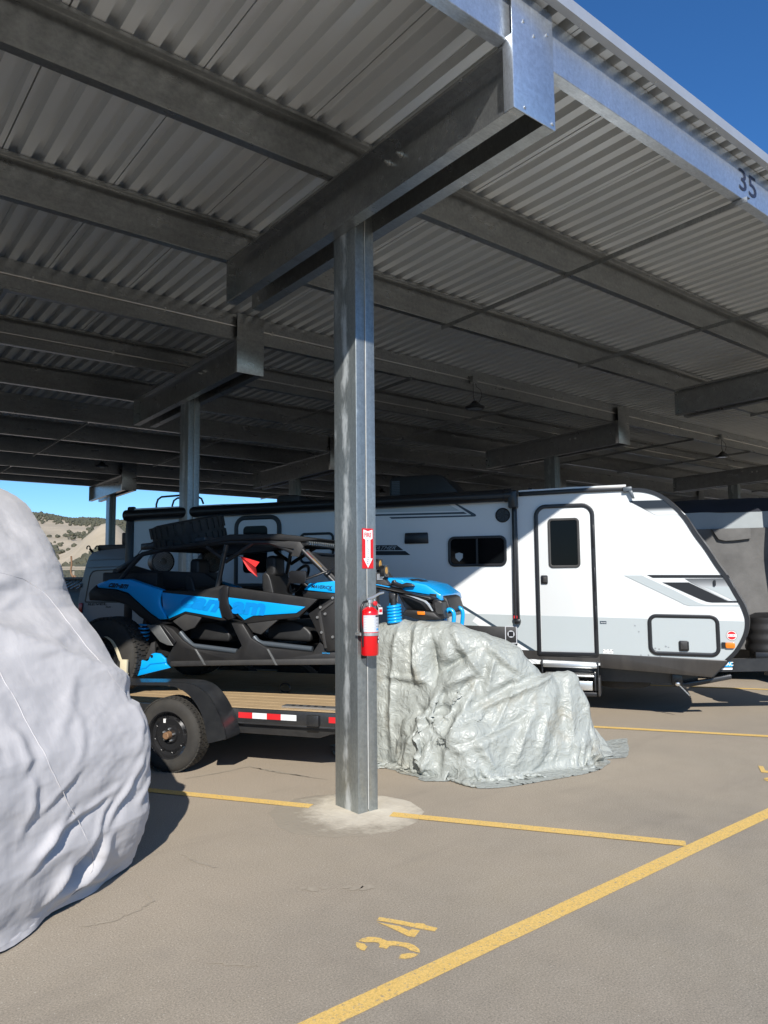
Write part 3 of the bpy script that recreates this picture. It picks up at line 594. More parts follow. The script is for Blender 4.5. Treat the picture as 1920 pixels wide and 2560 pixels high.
# ------------------------------------------------------------------ white travel trailer
RB, RBF = 9.47, 11.90
T6 = zoomed(960, 1280, .57866); T8 = zoomed(1560, 1200, .26220); T7 = zoomed(1200, 1200, .21700); TF = zoomed(920, 1180, .18083); TG = zoomed(880, 1280, .19289); TS = zoomed(1300, 1640, .13261); TT = zoomed(1780, 1600, .08439); TB = zoomed(1500, 1620, .21700)
rv = thing('travel_trailer', 'white travel trailer with black trimmed entry door and grey curved nose', 'trailer', AB(-3, 10.7, 0))
nose = [(1560, 1222), (1586, 1220), (1612, 1222), (1639, 1229), (1665, 1243), (1691, 1266), (1717, 1294), (1743, 1334), (1770, 1370), (1796, 1410), (1822, 1446), (1843, 1483), (1859, 1509), (1869, 1533), (1873, 1551), (1871, 1578), (1861, 1604), (1843, 1633), (1822, 1654), (1796, 1680), (1783, 1693)]
def dense(pts, k=3):                                          # Catmull-Rom through the points
    P = [np.array(p, float) for p in pts]; out = []
    for i in range(len(P) - 1):
        a, b, c, d = P[max(i - 1, 0)], P[i], P[i + 1], P[min(i + 2, len(P) - 1)]
        for j in range(k):
            t = j / k; out.append(tuple(.5 * (2 * b + (c - a) * t + (2 * a - 5 * b + 4 * c - d) * t * t + (3 * b - 3 * c + d - a) * t ** 3)))
    return out + [tuple(P[-1])]
ND = tr(dense(nose), RB)
roofp = tr([(320, 1272), (560, 1260), (836, 1252), (1110, 1240), (1285, 1233), (1440, 1226)], RB)
zrb = .52
body = [(roofp[0][0], .62)] + [(roofp[0][0], roofp[0][1] - .06), (roofp[0][0] + .05, roofp[0][1])] + roofp[1:] + [p for p in ND if p[1] > .66] + [(.2, .655), (-5.2, .64)]
g = G(); g.prism(body, RB, RBF); g.build('body_shell', 'rvwhite', rv, smooth=30)
def panel(name, poly, m, d=.004, th=.004, par=None, bevel=0.): g = G(); g.prism(poly, RB - d, RB - d + th); return g.build(name, m, par or rv, bevel=bevel)
# lower grey band, dark skirt
def zline(a, p, q):
    (a0, z0), (a1, z1) = at(*p, RB), at(*q, RB); return z0 + (z1 - z0) * (a - a0) / (a1 - a0)
SL, SR = (1140, 1533), (1850, 1553); BL, BR = T6(935, 612), T6(1480, 640)
ztop = lambda a: zline(a, SL, SR); zbot = lambda a: zline(a, BL, BR)
low = [p for p in ND if p[1] < ztop(p[0])]; low2 = [p for p in low if p[1] > zbot(p[0])]
panel('lower_grey_panel', [(-7.35, ztop(-7.35)), (low[0][0] - .035, ztop(low[0][0]))] + [(p[0] - .03, p[1]) for p in low2] + [(low2[-1][0] - .06, zbot(low2[-1][0])), (-7.35, zbot(-7.35))], 'rvgrey', .004, .003)
low3 = [p for p in ND if p[1] <= zbot(p[0])]
g = G(); g.prism([(low3[0][0] - .02, zbot(low3[0][0]))] + [(p[0] - .015, p[1] - .002) for p in low3] + [at(*T6(935, 672), RB), at(*T6(935, 612), RB)], RB - .016, RBF); g.build('skirt', 'skirt', rv, bevel=.006)
g = G(); g.prism([at(*T6(935, 613), RB), at(*T6(935, 650), RB), (-7.2, zbot(-7.2) - .12), (-7.2, zbot(-7.2))], RB - .012, RB + .2); g.build('skirt', 'skirt', rv)
# nose: edge moulding and the bulging cap across the width
g = G(); rim = [p for p in ND]; nr = []
for i, p in enumerate(rim):
    t = np.array(rim[min(i + 1, len(rim) - 1)]) - np.array(rim[max(i - 1, 0)]); t /= np.linalg.norm(t); nr.append((p[0] - t[1] * -.0 + t[1] * .045, p[1] - t[0] * .045))
g.ring(rim, nr, RB - .014, RB + .01) if False else None
k = len(rim); vs = [AB(p[0], b, p[1]) for b in (RB - .014, RB + .012) for pl in (rim, nr) for p in pl]
g.add(vs, [f for i in range(k - 1) for f in ((i, i + 1, k + i + 1, k + i), (2 * k + i, 3 * k + i, 3 * k + i + 1, 2 * k + i + 1), (i, 2 * k + i, 2 * k + i + 1, i + 1), (k + i, k + i + 1, 3 * k + i + 1, 3 * k + i))]); g.build('edge_moulding', 'blackt', rv)
g = G(); bs = np.linspace(RB + .012, RBF - .012, 15); vs = []; ks = [p for p in rim[6:]]
for b in bs:
    w = 1 - ((b - (RB + RBF) / 2) / (RBF - RB) * 2) ** 4
    for i, p in enumerate(ks):
        t = np.array(ks[min(i + 1, len(ks) - 1)]) - np.array(ks[max(i - 1, 0)]); t /= np.linalg.norm(t); bul = .075 * w * math.sin(math.pi * min(1, (i + 1) / len(ks) * 1.0)) ** .6 + .002
        vs.append(AB(p[0] - t[1] * bul, b, p[1] + t[0] * bul))
n = len(ks); g.add(vs, [(i * n + j, i * n + j + 1, (i + 1) * n + j + 1, (i + 1) * n + j) for i in range(len(bs) - 1) for j in range(n - 1)]); g.build('nose_cap', 'rvcap', rv, smooth=60)
# printed graphics
def gradient(name, c0, c1, z0, z1):
    m = mat(name, c0, .3, coat=.3); L = m.node_tree.links; sx = nd(m, 'ShaderNodeSeparateXYZ'); L.new(nd(m, 'ShaderNodeNewGeometry').outputs['Position'], sx.inputs[0])
    mr = nd(m, 'ShaderNodeMapRange'); mr.inputs[1].default_value = z0; mr.inputs[2].default_value = z1; L.new(sx.outputs[2], mr.inputs[0])
    mr.interpolation_type = 'SMOOTHSTEP'; L.new(mixc(m, mr.outputs[0], c0, c1), m.node_tree.nodes['Principled BSDF'].inputs['Base Color']); return m
zg = [at(*T8(200, y), RB)[1] for y in (320, 265)]
M['fade'] = gradient('fading black print', (.68, .70, .695), (.012, .012, .013), *zg)
zg = [at(*T8(900, y), RB)[1] for y in (1090, 930)]
M['fadegrey'] = gradient('fading grey print', (.62, .64, .65), (.09, .095, .1), *zg)
def gfx(name, pts, m, d=.006): panel(name, tr(pts, RB, T8), m, d, .002)
gfx('nose_graphic', [(45, 200), (400, 190), (470, 235), (540, 290), (590, 330), (300, 333)], 'fade')
gfx('stripe_graphic', [(220, 905), (995, 905), (1010, 932), (275, 932)], 'blackt')
gfx('bolt_graphic', [(365, 976), (615, 976), (990, 1154), (1122, 1155), (1128, 1168), (840, 1168), (790, 1160), (730, 1138)], 'blackt')
gfx('ribbon_graphic', [(0, 910), (170, 910), (500, 1062), (690, 1162), (750, 1184), (800, 1190), (1130, 1190), (1134, 1203), (620, 1200), (570, 1185), (520, 1158)], 'rvgrey')
gfx('flash_graphic', [(580, 940), (1008, 937), (1112, 1152), (1000, 1152), (640, 978)], 'fadegrey')
g = G(); g.prism(tr([(770, 1016), (1045, 1016), (1112, 1150), (1035, 1146)], RB, T8), RB - .009, RB - .0065); g.build('flash_graphic', 'rvgrey', rv)
g = G(); q = at(*T8(862, 982), RB); g.prism(rrect(q[0] - .013, q[0] + .013, q[1] - .035, q[1] + .035, .012), RB - .03, RB); g.build('light_mount', 'blackt', rv)
for nm, pts, m in (('roof_graphic', [(120, 455), (1060, 418), (1100, 440), (1270, 535), (120, 560)], 'rvgrey'), ('stripe_graphic', [(-460, 607), (120, 585), (1325, 552), (1372, 578), (120, 608), (-460, 628)], 'navy'), ('stripe_graphic', [(295, 625), (1430, 596), (1150, 412), (1100, 412), (1160, 398), (1485, 582), (1497, 600), (1485, 616), (325, 648)], 'navy')):
    panel(nm, tr(pts, RB, TF), m, .005, .002)
panel('ribbon_graphic', tr([(1240, 1100), (1480, 1232), (2395, 1805), (2395, 1850), (1470, 1262), (1240, 1130)], RB, TG), 'navy', .0065, .002)
panel('ribbon_graphic', tr([(1610, 1352), (2395, 1852), (2395, 1960), (1560, 1415)], RB, TG), 'rvwhite', .006, .002)
panel('swoosh_graphic', tr([(325, 430), (580, 430), (668, 495), (-200, 500), (-200, 432)], RB, TG), 'blackt', .005, .002)
panel('swoosh_graphic', tr([(-200, 505), (690, 505), (760, 558), (-200, 562)], RB, TG), 'blackt', .005, .002)
on_plane_text('lettering', 'FEATHER', 'rvmid', rv, TG(225, 492), TG(560, 488), TG(262, 442), RB, .0085, .008)
# entry door with window, frame, latch, hinges
def frame(name, r, rad, th, d0, d1, m, par, b=RB): g = G(); g.ring(rrect(*r, rad), rrect(r[0] + th, r[1] - th, r[2] + th, r[3] - th, inset(rad, th)), b - d0, b - d1); return g.build(name, m, par, bevel=.005)
def quad(p, q): (a0, z0), (a1, z1) = at(*p, RB), at(*q, RB); return (a0, a1, z0, z1)
da0, da1 = at(1339.5, 1450, RB)[0], at(1491.5, 1450, RB)[0]; dz0, dz1 = at(1345, 1638, RB)[1], at(1410, 1262, RB)[1] + .01
de = bpy.data.objects.new('entry_door', None); COL.objects.link(de); de.parent = rv; de.location = Vector(AB((da0 + da1) / 2, RB, dz0)) - rv.location
g = G(); g.prism(rrect(da0 + .04, da1 - .04, dz0 + .04, dz1 - .04, (.02, .02, .12, .12)), RB - .014, RB + .01); g.build('door_leaf', 'rvwhite', de, bevel=.004)
frame('door_frame', (da0, da1, dz0, dz1), (.03, .03, .15, .15), .05, .032, -.005, 'blackt', de)
z_ = ztop((da0 + da1) / 2); g = G(); g.prism([(da0 + .058, dz0 + .055), (da1 - .058, dz0 + .055), (da1 - .058, ztop(da1)), (da0 + .058, ztop(da0))], RB - .0165, RB - .0145); g.build('lower_panel', 'rvgrey', de)
wa0, wz1 = at(*T7(778, 445), RB); wa1, wz0 = at(*T7(1162, 1010), RB)
frame('window_frame', (wa0, wa1, wz0, wz1), .055, .032, .03, .012, 'darkgrey', de); g = G(); g.prism(rrect(wa0 + .028, wa1 - .028, wz0 + .028, wz1 - .028, .03), RB - .019, RB - .015); g.build('window_pane', 'glass', de)
a0, z1 = at(*T7(703, 1098), RB); a1, z0 = at(*T7(785, 1198), RB); g = G(); g.prism(rrect(a0, a1, z0, z1, .015), RB - .035, RB - .014); g.build('latch', 'blackt', de, bevel=.006)
g = G(); g.prism(rrect(a0 + .03, a0 + .075, z0 + .02, z1 - .02, .006), RB - .045, RB - .035); g.build('latch_handle', 'darkgrey', de, bevel=.004)
for zz in (.25, .5, .78): g = G(); zc = dz0 + (dz1 - dz0) * zz; g.box(da1 - .03, da1 - .012, RB - .045, RB - .03, zc - .14, zc + .14); g.build('hinge', 'blackt', de, bevel=.004)
# side windows, vent, speaker, baggage hatch, rear door
def window(name, p, q, rad, th, mull=None):
    r = quad(p, q); r = (r[0], r[1], min(r[2:]), max(r[2:])); e = frame(name, r, rad, th, .022, -.004, 'blackt', rv)
    g = G(); g.prism(rrect(r[0] + th * .8, r[1] - th * .8, r[2] + th * .8, r[3] - th * .8, inset(rad, th)), RB - .008, RB - .003); g.build('pane', 'glass', e)
    if mull: am = at(*mull, RB)[0]; g = G(); g.box(am - .012, am + .012, RB - .016, RB - .006, r[2] + th, r[3] - th); g.build('mullion', 'blackt', e)
    return e, r
w, r = window('side_window', (1121.5, 1417), (1266, 1338), .085, .034, (1193, 1375))
qa, qz = at(*TG(1390, 585), RB); g = G(); g.prism([(qa - .05, qz + .045), (qa, qz + .06), (qa + .05, qz + .045), (qa + .048, qz - .01), (qa, qz - .06), (qa - .048, qz - .01)], RB - .0095, RB - .0085); g.build('shield_sticker', 'rvgrey', w)
g = G(); r = quad((1012, 1360), (1070, 1331)); g.prism([(r[0], r[2]), (r[1] + .01, r[2]), (r[1], r[3]), (r[0] + .01, r[3])], RB - .03, RB); g.build('range_vent', 'blackt', rv, bevel=.012)
ca, cz_ = at(*T7(262, 406), RB); g = G(); rs = .095; g.lathe(AB(ca, RB, cz_), -E2, [(0, rs), (.012, rs), (.02, rs * .9), (.008, rs * .86), (.008, .004)], 28); spk = g.build('speaker', 'blackt', rv, smooth=30)
for i in range(6):
    t = i * math.pi / 3; g = G(); g.tube([AB(ca + .02 * math.cos(t), RB - .012, cz_ + .02 * math.sin(t)), AB(ca + .08 * math.cos(t), RB - .012, cz_ + .08 * math.sin(t))], .006, 5); g.build('speaker_spoke', 'darkgrey', spk)
(a0, z1), (a1, z0) = at(*T8(222, 1275), RB), at(*T8(925, 1690), RB); z1b = at(*T8(900, 1275), RB)[1]
sh_ = (at(*T8(910, 1480), RB)[1] - at(*T8(228, 1480), RB)[1]) / (a1 - a0)
FS = lambda a, z, d: AB(a, d, z + (a - a0) * -.012)
hatch = G(); hatch.ring(rrect(a0, a1, z0 + .01, z1, .10), rrect(a0 + .042, a1 - .042, z0 + .052, z1 - .042, .06), RB - .024, RB + .004, FS); hatch = hatch.build('baggage_door', 'blackt', rv, bevel=.006)
g = G(); g.prism(rrect(a0 + .046, a1 - .046, z0 + .056, z1 - .046, .056), RB - .012, RB - .006, FS); g.build('door_leaf', 'rvgrey', hatch)
(l0, lz1), (l1, lz0) = at(*T8(520, 1530), RB), at(*T8(621, 1632), RB); g = G(); g.prism(rrect(l0, l1, lz0, lz1, .02), RB - .03, RB - .012); g.build('latch', 'blackt', hatch, bevel=.007)
g = G(); g.prism(rrect(l0 + .018, l1 - .018, lz0 + .022, lz1 - .014, .008), RB - .037, RB - .029); g.build('latch_paddle', 'darkgrey', hatch, bevel=.004)
(l0, lz1), (l1, lz0) = at(*T8(962, 1546), RB), at(*T8(1058, 1604), RB); g = G(); g.prism(rrect(l0, l1, lz0, lz1, .02), RB - .04, RB - .005); ml = g.build('marker_light', 'orange', rv, bevel=.008)
(l0, lz1), (l1, lz0) = at(*T8(930, 1546), RB), at(*T8(968, 1600), RB); g = G(); g.prism(rrect(l0, l1, lz0, lz1, .004), RB - .025, RB - .004); g.build('lamp_base', 'blackt', ml)
ca, cz_ = at(*T8(1026, 1482), RB)
def disc(name, a, z, r, m, d, par=rv): g = G(); g.lathe(AB(a, RB - d, z), -E2, [(0, r), (.0012, r)], 28); return g.build(name, m, par)
st = disc('round_sticker', ca, cz_, .060, 'rvcap', .0045); disc('sticker_ring', ca, cz_, .054, 'white', .006, st); disc('sticker_centre', ca, cz_, .047, 'redfilm', .0075, st)
g = G(); g.box(ca - .042, ca + .042, RB - .0105, RB - .0092, cz_ - .014, cz_ + .014); g.build('sticker_bar', 'white', st); text('lettering', 'RVIA', 'redfilm', st, AB(ca - .032, RB - .011, cz_ - .009), E1, EZ, .064, .018, -E2, .001)
def plate(name, p, q, m, d=.006): r = quad(p, q); g = G(); g.box(r[0], r[1], RB - d, RB - d + .001, min(r[2:]), max(r[2:])); return g.build(name, m, rv)
b_ = plate('small_sticker', T7(1382, 1658), T7(1456, 1625), 'navy'); on_plane_text('lettering', 'Azdel', 'white', b_, T7(1390, 1647), T7(1448, 1648), T7(1390, 1634), RB, .0075)
plate('serial_label', TB(38, 62), TB(150, 18), 'white', .0062); on_plane_text('lettering', 'CLIMATE SHIELD', 'black', rv, TB(45, 56), TB(145, 57), TB(45, 46), RB, .0085)
for px, py in ((20, 30), (45, 22), (85, 24), (120, 28)): q = at(*TB(px + 25, py), RB); disc('label_dot', q[0], q[1], .006, 'black', .0085)
# scuffs on the lower panel
for px, py in ((105, 1387), (142, 1445), (162, 1668), (235, 1668), (345, 1680), (300, 1603), (425, 1593), (337, 1610), (400, 1584), (168, 1722), (632, 1757)):
    q = at(*T8(px, py), RB); g = G(); rr = .007 + rng.random() * .006; g.lathe(AB(q[0], RB - (.0155 if 230 < px and py < 1640 else .0065), q[1]), -E2, [(0, rr), (.001, rr * .8)], 7); g.build('paint_chip', 'rvwhite' if py > 1700 else 'rvmid', rv)
rd, r = window('rear_door', (586, 1470), (704, 1286), (.02, .02, .17, .17), .065); 
g = G(); g.prism(rrect(r[0] + .05, r[1] - .05, r[2] + .05, r[3] - .05, (.02, .02, .12, .12)), RB - .014, RB - .006); g.build('door_leaf', 'rvwhite', rd)
a0, z1 = at(610, 1316, RB); a1, z0 = at(669, 1432, RB); g = G(); g.prism(rrect(a0, a1, z0, z1, .06), RB - .02, RB - .014); g.build('window_pane', 'glass', rd)
frame('side_window', quad((750, 1410), (836, 1330)), .08, .034, .02, -.004, 'blackt', rv)
# awning roll, arm and drip rail
def tp(p, b): a, z = at(*p, RB); return AB(a, b, z)
g = G(); p0, p1 = np.array(tp((322, 1290), RB - .07)), np.array(tp((1281, 1239), RB - .07)); ax = p1 - p0; Ln = np.linalg.norm(ax); g.lathe(p0, ax, [(0, .02), (0, .085), (.05, .088), (.06, .08), (Ln - .1, .08), (Ln - .09, .088), (Ln, .085), (Ln, .02)], 18); g.build('awning_roll', 'blackt', rv, smooth=35)
g = G(); (a0, z1), (a1, z0) = at(1279, 1262, RB), at(1298, 1552, RB); am = (a0 + a1) / 2
g.prism([(a0 - .02 + .03, z1), (a0 + .07, z1), (a1 + .015, z0), (a1 - .06, z0)], RB - .075, RB - .004); arm = g.build('awning_arm', 'blackt', rv, bevel=.01)
g = G(); a_, zt2 = at(1283, 1232, RB); a_2, zt1 = at(1290, 1268, RB); g.prism(rrect(a_ - .05, a_ + .065, zt1 - .02, zt2 + .02, .02), RB - .15, RB - .005); g.build('arm_head', 'blackt', arm, bevel=.02)
g = G(); g.tube([AB(a1 - .03, RB - .085, z0 + .03), AB(a0 + .045, RB - .085, z1 - .1)], .014, 8); g.build('gas_strut', 'blackm', arm, smooth=50)
g = G(); q = at(1297, 1547, RB); g.box(q[0] - .05, q[0] + .03, RB - .09, RB - .004, q[1] - .06, q[1] + .0); g.build('arm_foot', 'blackt', arm, bevel=.015); g = G(); q = at(1293, 1545, RB); g.box(q[0] - .03, q[0] + .015, RB - .092, RB - .089, q[1] + .0, q[1] + .035); g.build('warning_sticker', 'redfilm', arm)
g = G(); P = [at(1297, 1236, RB), at(1430, 1228, RB), at(1565, 1221.5, RB)]; g.prism([(p[0], p[1] - .028) for p in P] + [(p[0], p[1] + .028) for p in P[::-1]], RB - .03, RB + .01); g.build('drip_rail', 'blackt', rv, bevel=.006)
g = G(); g.prism([(p[0], p[1] + .030) for p in P] + [(p[0], p[1] + .05) for p in P[::-1]], RB - .012, RB + .3); g.build('roof_edge', 'rvwhite', rv)
g = G(); q = at(1570, 1224, RB); g.box(q[0] - .06, q[0] + .045, RB - .06, RB - .01, q[1] - .03, q[1] + .03); g.prism([(q[0] + .0, q[1] - .02), (q[0] + .05, q[1] - .02), (q[0] + .075, q[1] - .12), (q[0] + .045, q[1] - .12)], RB - .07, RB - .05); g.build('rail_end_hook', 'tube', rv, bevel=.006)
# roof gear
def roofbox(name, px0, px1, ptop, b0, b1, m, slope=.0, zb=None):
    bm_ = (b0 + b1) / 2; a0, zt = at(px0, ptop, b0); a1, _ = at(px1, ptop, b0); z0 = at(px0, 1245, RB)[1] - .04 if zb is None else zb
    z0 = 2.84; g = G(); g.prism([(a0, z0), (a1 + slope, z0), (a1, zt - .02), (a1 - .08, zt), (a0 + .05, zt), (a0, zt - .05)], b0, b1); return g.build(name, m, rv, bevel=.03)
ac = roofbox('air_conditioner', 972, 1105, 1192, 10.2, 11.1, 'blackp', .35)
for i in range(9):
    y = 1205 + 4.2 * i; a0, z0 = at(980, y, 10.2); a1, z1 = at(1000, y, 10.2); g = G(); g.box(a0, a1, 10.185, 10.2, z0 - .008, z0 + .008); g.build('louvre', 'tube', ac)
roofbox('roof_vent', 690, 748, 1239, 10.4, 10.9, 'darkgrey'); roofbox('roof_vent', 1319, 1338, 1221, 10.0, 10.15, 'rvwhite'); roofbox('roof_vent', 1398, 1456, 1217, 10.5, 11.0, 'rvgrey')
# rear ladder
L0, L1 = 10.35, 10.8; ar = roofp[0][0]
def lz(py, b): return at(310, py, b)[1]
g = G(); ah = ar - .12
for b, yt in ((L0, 1247), (L1, 1252)):
    zt = lz(yt, b); g.tube([AB(ah, b, .9), AB(ah, b, zt - .12), AB(ah + .03, b, zt - .04), AB(ah + .1, b, zt), AB(ah + .5, b, zt + .01), AB(ah + .58, b, zt - .03), AB(ah + .62, b, zt - .12)], .017, 8)
for py in (1280, 1312, 1336, 1392, 1440): g.tube([AB(ah, L0, lz(py, L0)), AB(ah, L1, lz(py, L0))], .014, 8); g.tube([AB(ah, L0, lz(py, L0)), AB(ar, L0, lz(py, L0))], .010, 6)
g.build('ladder', 'blackm', rv, smooth=50)
g = G(); g.prism([(ar - .03, .62), (ar - .03, roofp[0][1] - .3), (ar + .0, roofp[0][1] + .03), (ar + .12, roofp[0][1] + .03), (ar + .12, .62)], RB - .02, RB + .05); g.build('rear_corner_trim', 'blackt', rv, bevel=.02)
# fold-out steps, outdoor kitchen box, spare wheel, stabiliser, running gear
stp = bpy.data.objects.new('entry_step', None); COL.objects.link(stp); stp.parent = rv; stp.location = Vector(AB(-.8, RB - .1, .3)) - rv.location
def sbox(name, p, q, b0, b1, m, bev=.004): (a0, z1), (a1, z0) = at(*TS(*p), b0), at(*TS(*q), b0); g = G(); g.box(a0, a1, b0, b1, z0, z1); return g.build(name, m, stp, bevel=bev)
sbox('side_arm', (400, 60), (440, 560), RB - .06, RB + .0, 'blackm'); sbox('side_arm', (1455, 100), (1490, 560), RB - .06, RB + .0, 'blackm'); sbox('back_plate', (440, 60), (1450, 700), RB + .06, RB + .08, 'blackt')
sbox('tread', (435, 140), (1450, 235), RB - .10, RB + .15, 'silver'); sbox('tread', (440, 345), (1410, 405), RB - .28, RB - .0, 'silver'); sbox('tread', (445, 450), (1372, 655), RB - .30, RB - .27, 'silver'); sbox('bottom_bar', (450, 655), (1450, 770), RB - .27, RB - .05, 'blackt'); sbox('side_arm', (1395, 320), (1440, 660), RB - .29, RB - .05, 'blackm'); sbox('end_cap', (1460, 400), (1525, 770), RB - .26, RB - .04, 'darkgrey', .02)
(a0, z1), (a1, z0) = at(*T6(410, 495), RB), at(*T6(577, 570), RB); g = G(); g.prism([(a0 - .4, z0 - .1), (a1, z0 - .02), (a1, z1), (a0 - .4, z1 + .02)], RB - .02, RB + .02); kb = g.build('kitchen_hatch', 'blackp', rv, bevel=.01)
qa, qz = at(*T6(550, 530), RB); g = G(); g.ring(rrect(qa - .075, qa + .075, qz - .11, qz + .11, .01), rrect(qa - .065, qa + .065, qz - .1, qz + .1, .01), RB - .0235, RB - .021); g.lathe(AB(qa, RB - .0215, qz + .01), -E2, [(0, .045), (.0015, .045)], 18); g.build('hatch_label', 'label', kb); g = G(); g.box(qa - .03, qa + .03, RB - .024, RB - .0235, qz - .02, qz + .04); g.build('label_mark', 'black', kb)
g = G(); q = at(*TB(250, 380), RB + .5); g.lathe(AB(q[0], RB + .85, q[1] - .11), EZ, [(0, .24), (.02, .34), (.07, .36), (.15, .36), (.20, .34), (.22, .24)], 28); g.build('spare_tyre', 'rubber', rv, smooth=35)
g = G(); q = at(*TB(890, 400), RB + .25); g.box(q[0] - .06, q[0] + .06, RB + .2, RB + .3, q[1] - .04, q[1] + .12); g.prism([(q[0] + .05, q[1] - .06), (q[0] + .6, q[1] + .07), (q[0] + .6, q[1] + .12), (q[0] + .05, q[1] + .0)], RB + .2, RB + .27); g.build('stabiliser_jack', 'blackm', rv, bevel=.005)
g = G(); g.lathe(AB(q[0], RB + .19, q[1]), -E2, [(0, .03), (.03, .03), (.04, .02)], 12); 
for i in range(9): g.tube([AB(q[0] + .02 + .012 * i, RB + .17 + .02 * (i % 2), q[1] - .02 - .013 * i), AB(q[0] + .035 + .012 * i, RB + .19 - .02 * (i % 2), q[1] - .035 - .013 * i)], .009, 5)
g.build('safety_chain', 'silver', rv, smooth=50)
g = G(); g.box(-6.6, .7, RB + .35, RB + .42, .42, .60); g.box(-6.6, .7, RBF - .42, RBF - .35, .42, .60)
for a in (-6, -4.5, -3, -1.5, 0): g.box(a, a + .06, RB + .42, RBF - .42, .46, .56)
g.build('chassis', 'blackm', rv)
for a in (-3.9, -3.0):
    for b0, b1 in ((RB + .02, RB + .23), (RBF - .23, RBF - .02)):
        g = G(); g.lathe(AB(a, b0, .34), E2, [(0, .24), (.01, .32), (.04, .34), (.17, .34), (.2, .32), (.21, .24)], 28); wl = g.build('wheel', 'rubber', rv, smooth=35); g = G(); g.lathe(AB(a, b0 + .02, .34), E2, [(-.01, .02), (0, .2), (.17, .2)], 20); g.build('rim', 'blackm', wl)
# A-frame, jack post, gas bottle cover
zc0 = at(*TT(600, 945), 9.95)[1]; zc1 = at(*TT(600, 565), 9.95)[1]
g = G(); ap = 2.75
for s_ in (-1, 1):
    b0, b1 = 10.69 + s_ * .98, 10.69 + s_ * .05; n_ = np.array([0, 0])
    vs = [AB(a, b + w, z) for (a, b) in ((.35, b0), (ap, b1)) for w in (-.035, .035) for z in (zc0, zc1)]; g.add(vs, [(0, 1, 3, 2), (4, 6, 7, 5), (0, 4, 5, 1), (2, 3, 7, 6), (0, 2, 6, 4), (1, 5, 7, 3)])
g.build('hitch_frame', 'blackm', rv)
g = G(); bj = 10.35; (a0, z1), (a1, z0) = at(*TT(1540, 410), bj), at(*TT(1660, 1045), bj); g.box(a0, a1 + .02, bj, bj + .07, z0, z1); jp = g.build('jack_post', 'blackm', rv, bevel=.006)
for y in (490, 560, 625, 690, 770, 840): q = at(*TT(1605, y), bj); g = G(); g.lathe(AB(q[0], bj - .004, q[1]), E2, [(0, .018), (.003, .018)], 10); g.build('post_hole', 'silver' if y in (560, 625, 690) else 'blackt', jp)
g = G(); g.box(a0 - .1, a1 + .4, bj - .02, bj + .5, z1 - .1, z1 + .02); g.build('jack_bracket', 'blackt', rv, bevel=.01)
g = G(); g.tube([AB(ap - .1, 10.69, zc0 - .5), AB(ap - .1, 10.69, zc1 + .1)], .035, 10); g.tube([AB(ap - .1, 10.69, 0.), AB(ap - .1, 10.69, zc0)], .028, 10); g.lathe(AB(ap - .1, 10.69, .0), EZ, [(0, .11), (.012, .11)], 12); g.build('tongue_jack', 'blackm', rv, smooth=40)
q = at(*T8(1250, 1315), 10.4); ztop_ = q[1]; zb2 = at(*T8(1235, 1650), 10.4)[1]; a0 = q[0]
g = G(); pf = [(zb2, .0), (zb2 + .02, .03)]
hgt = ztop_ - zb2; rings = []; nn = 28
for i in range(15):
    t = i / 14; sc = 1 - .10 * t ** 2 + (.02 if i % 4 in (1, 2) else -.012); z = zb2 + hgt * t
    rings.append([AB(a0 + .34 + .42 * sc * math.copysign(abs(math.cos(u)) ** .6, math.cos(u)), 10.69 + .33 * sc * math.copysign(abs(math.sin(u)) ** .6, math.sin(u)), z) for u in np.linspace(0, 2 * math.pi, nn, endpoint=False)])
rings.append([AB(a0 + .34 + .3 * math.cos(u), 10.69 + .22 * math.sin(u), ztop_ + .05) for u in np.linspace(0, 2 * math.pi, nn, endpoint=False)])
g.add([v for r_ in rings for v in r_], [(i * nn + j, i * nn + (j + 1) % nn, (i + 1) * nn + (j + 1) % nn, (i + 1) * nn + j) for i in range(len(rings) - 1) for j in range(nn)] + [tuple((len(rings) - 1) * nn + j for j in range(nn))]); g.build('gas_bottle_cover', 'blackp', rv, smooth=50)
bs_ = 9.90; r = [at(*TT(330, 850), bs_), at(*TT(610, 650), bs_)]; g = G(); dzz = lambda a: 9.71 + (a - .35) / (ap - .35) * .93 - .037
def hf(a, z, d): return AB(a, dzz(a) - d, z)
(s0, sz1), (s1, sz0) = at(*TT(270, 650), 9.93), at(*TT(612, 800), 9.93); g.prism([(s0, sz0), (s1, sz0), (s1, sz1), (s0, sz1)], .002, .004, hf); sk_ = g.build('maker_sticker', 'blue', rv)
u = np.array(hf(s1, 0, 0)) - np.array(hf(s0, 0, 0)); text('lettering', 'BAC', 'white', sk_, hf(s0 + .03, sz0 + .012, .005), u * .86, EZ, 1, (sz1 - sz0) * .8, -E2, .001, .02)
g = G(); g.prism([(s0, sz0 - .035), (s1, sz0 - .035), (s1, sz0 - .012), (s0, sz0 - .012)], .002, .004, hf); g.build('sticker_line', 'white', sk_)

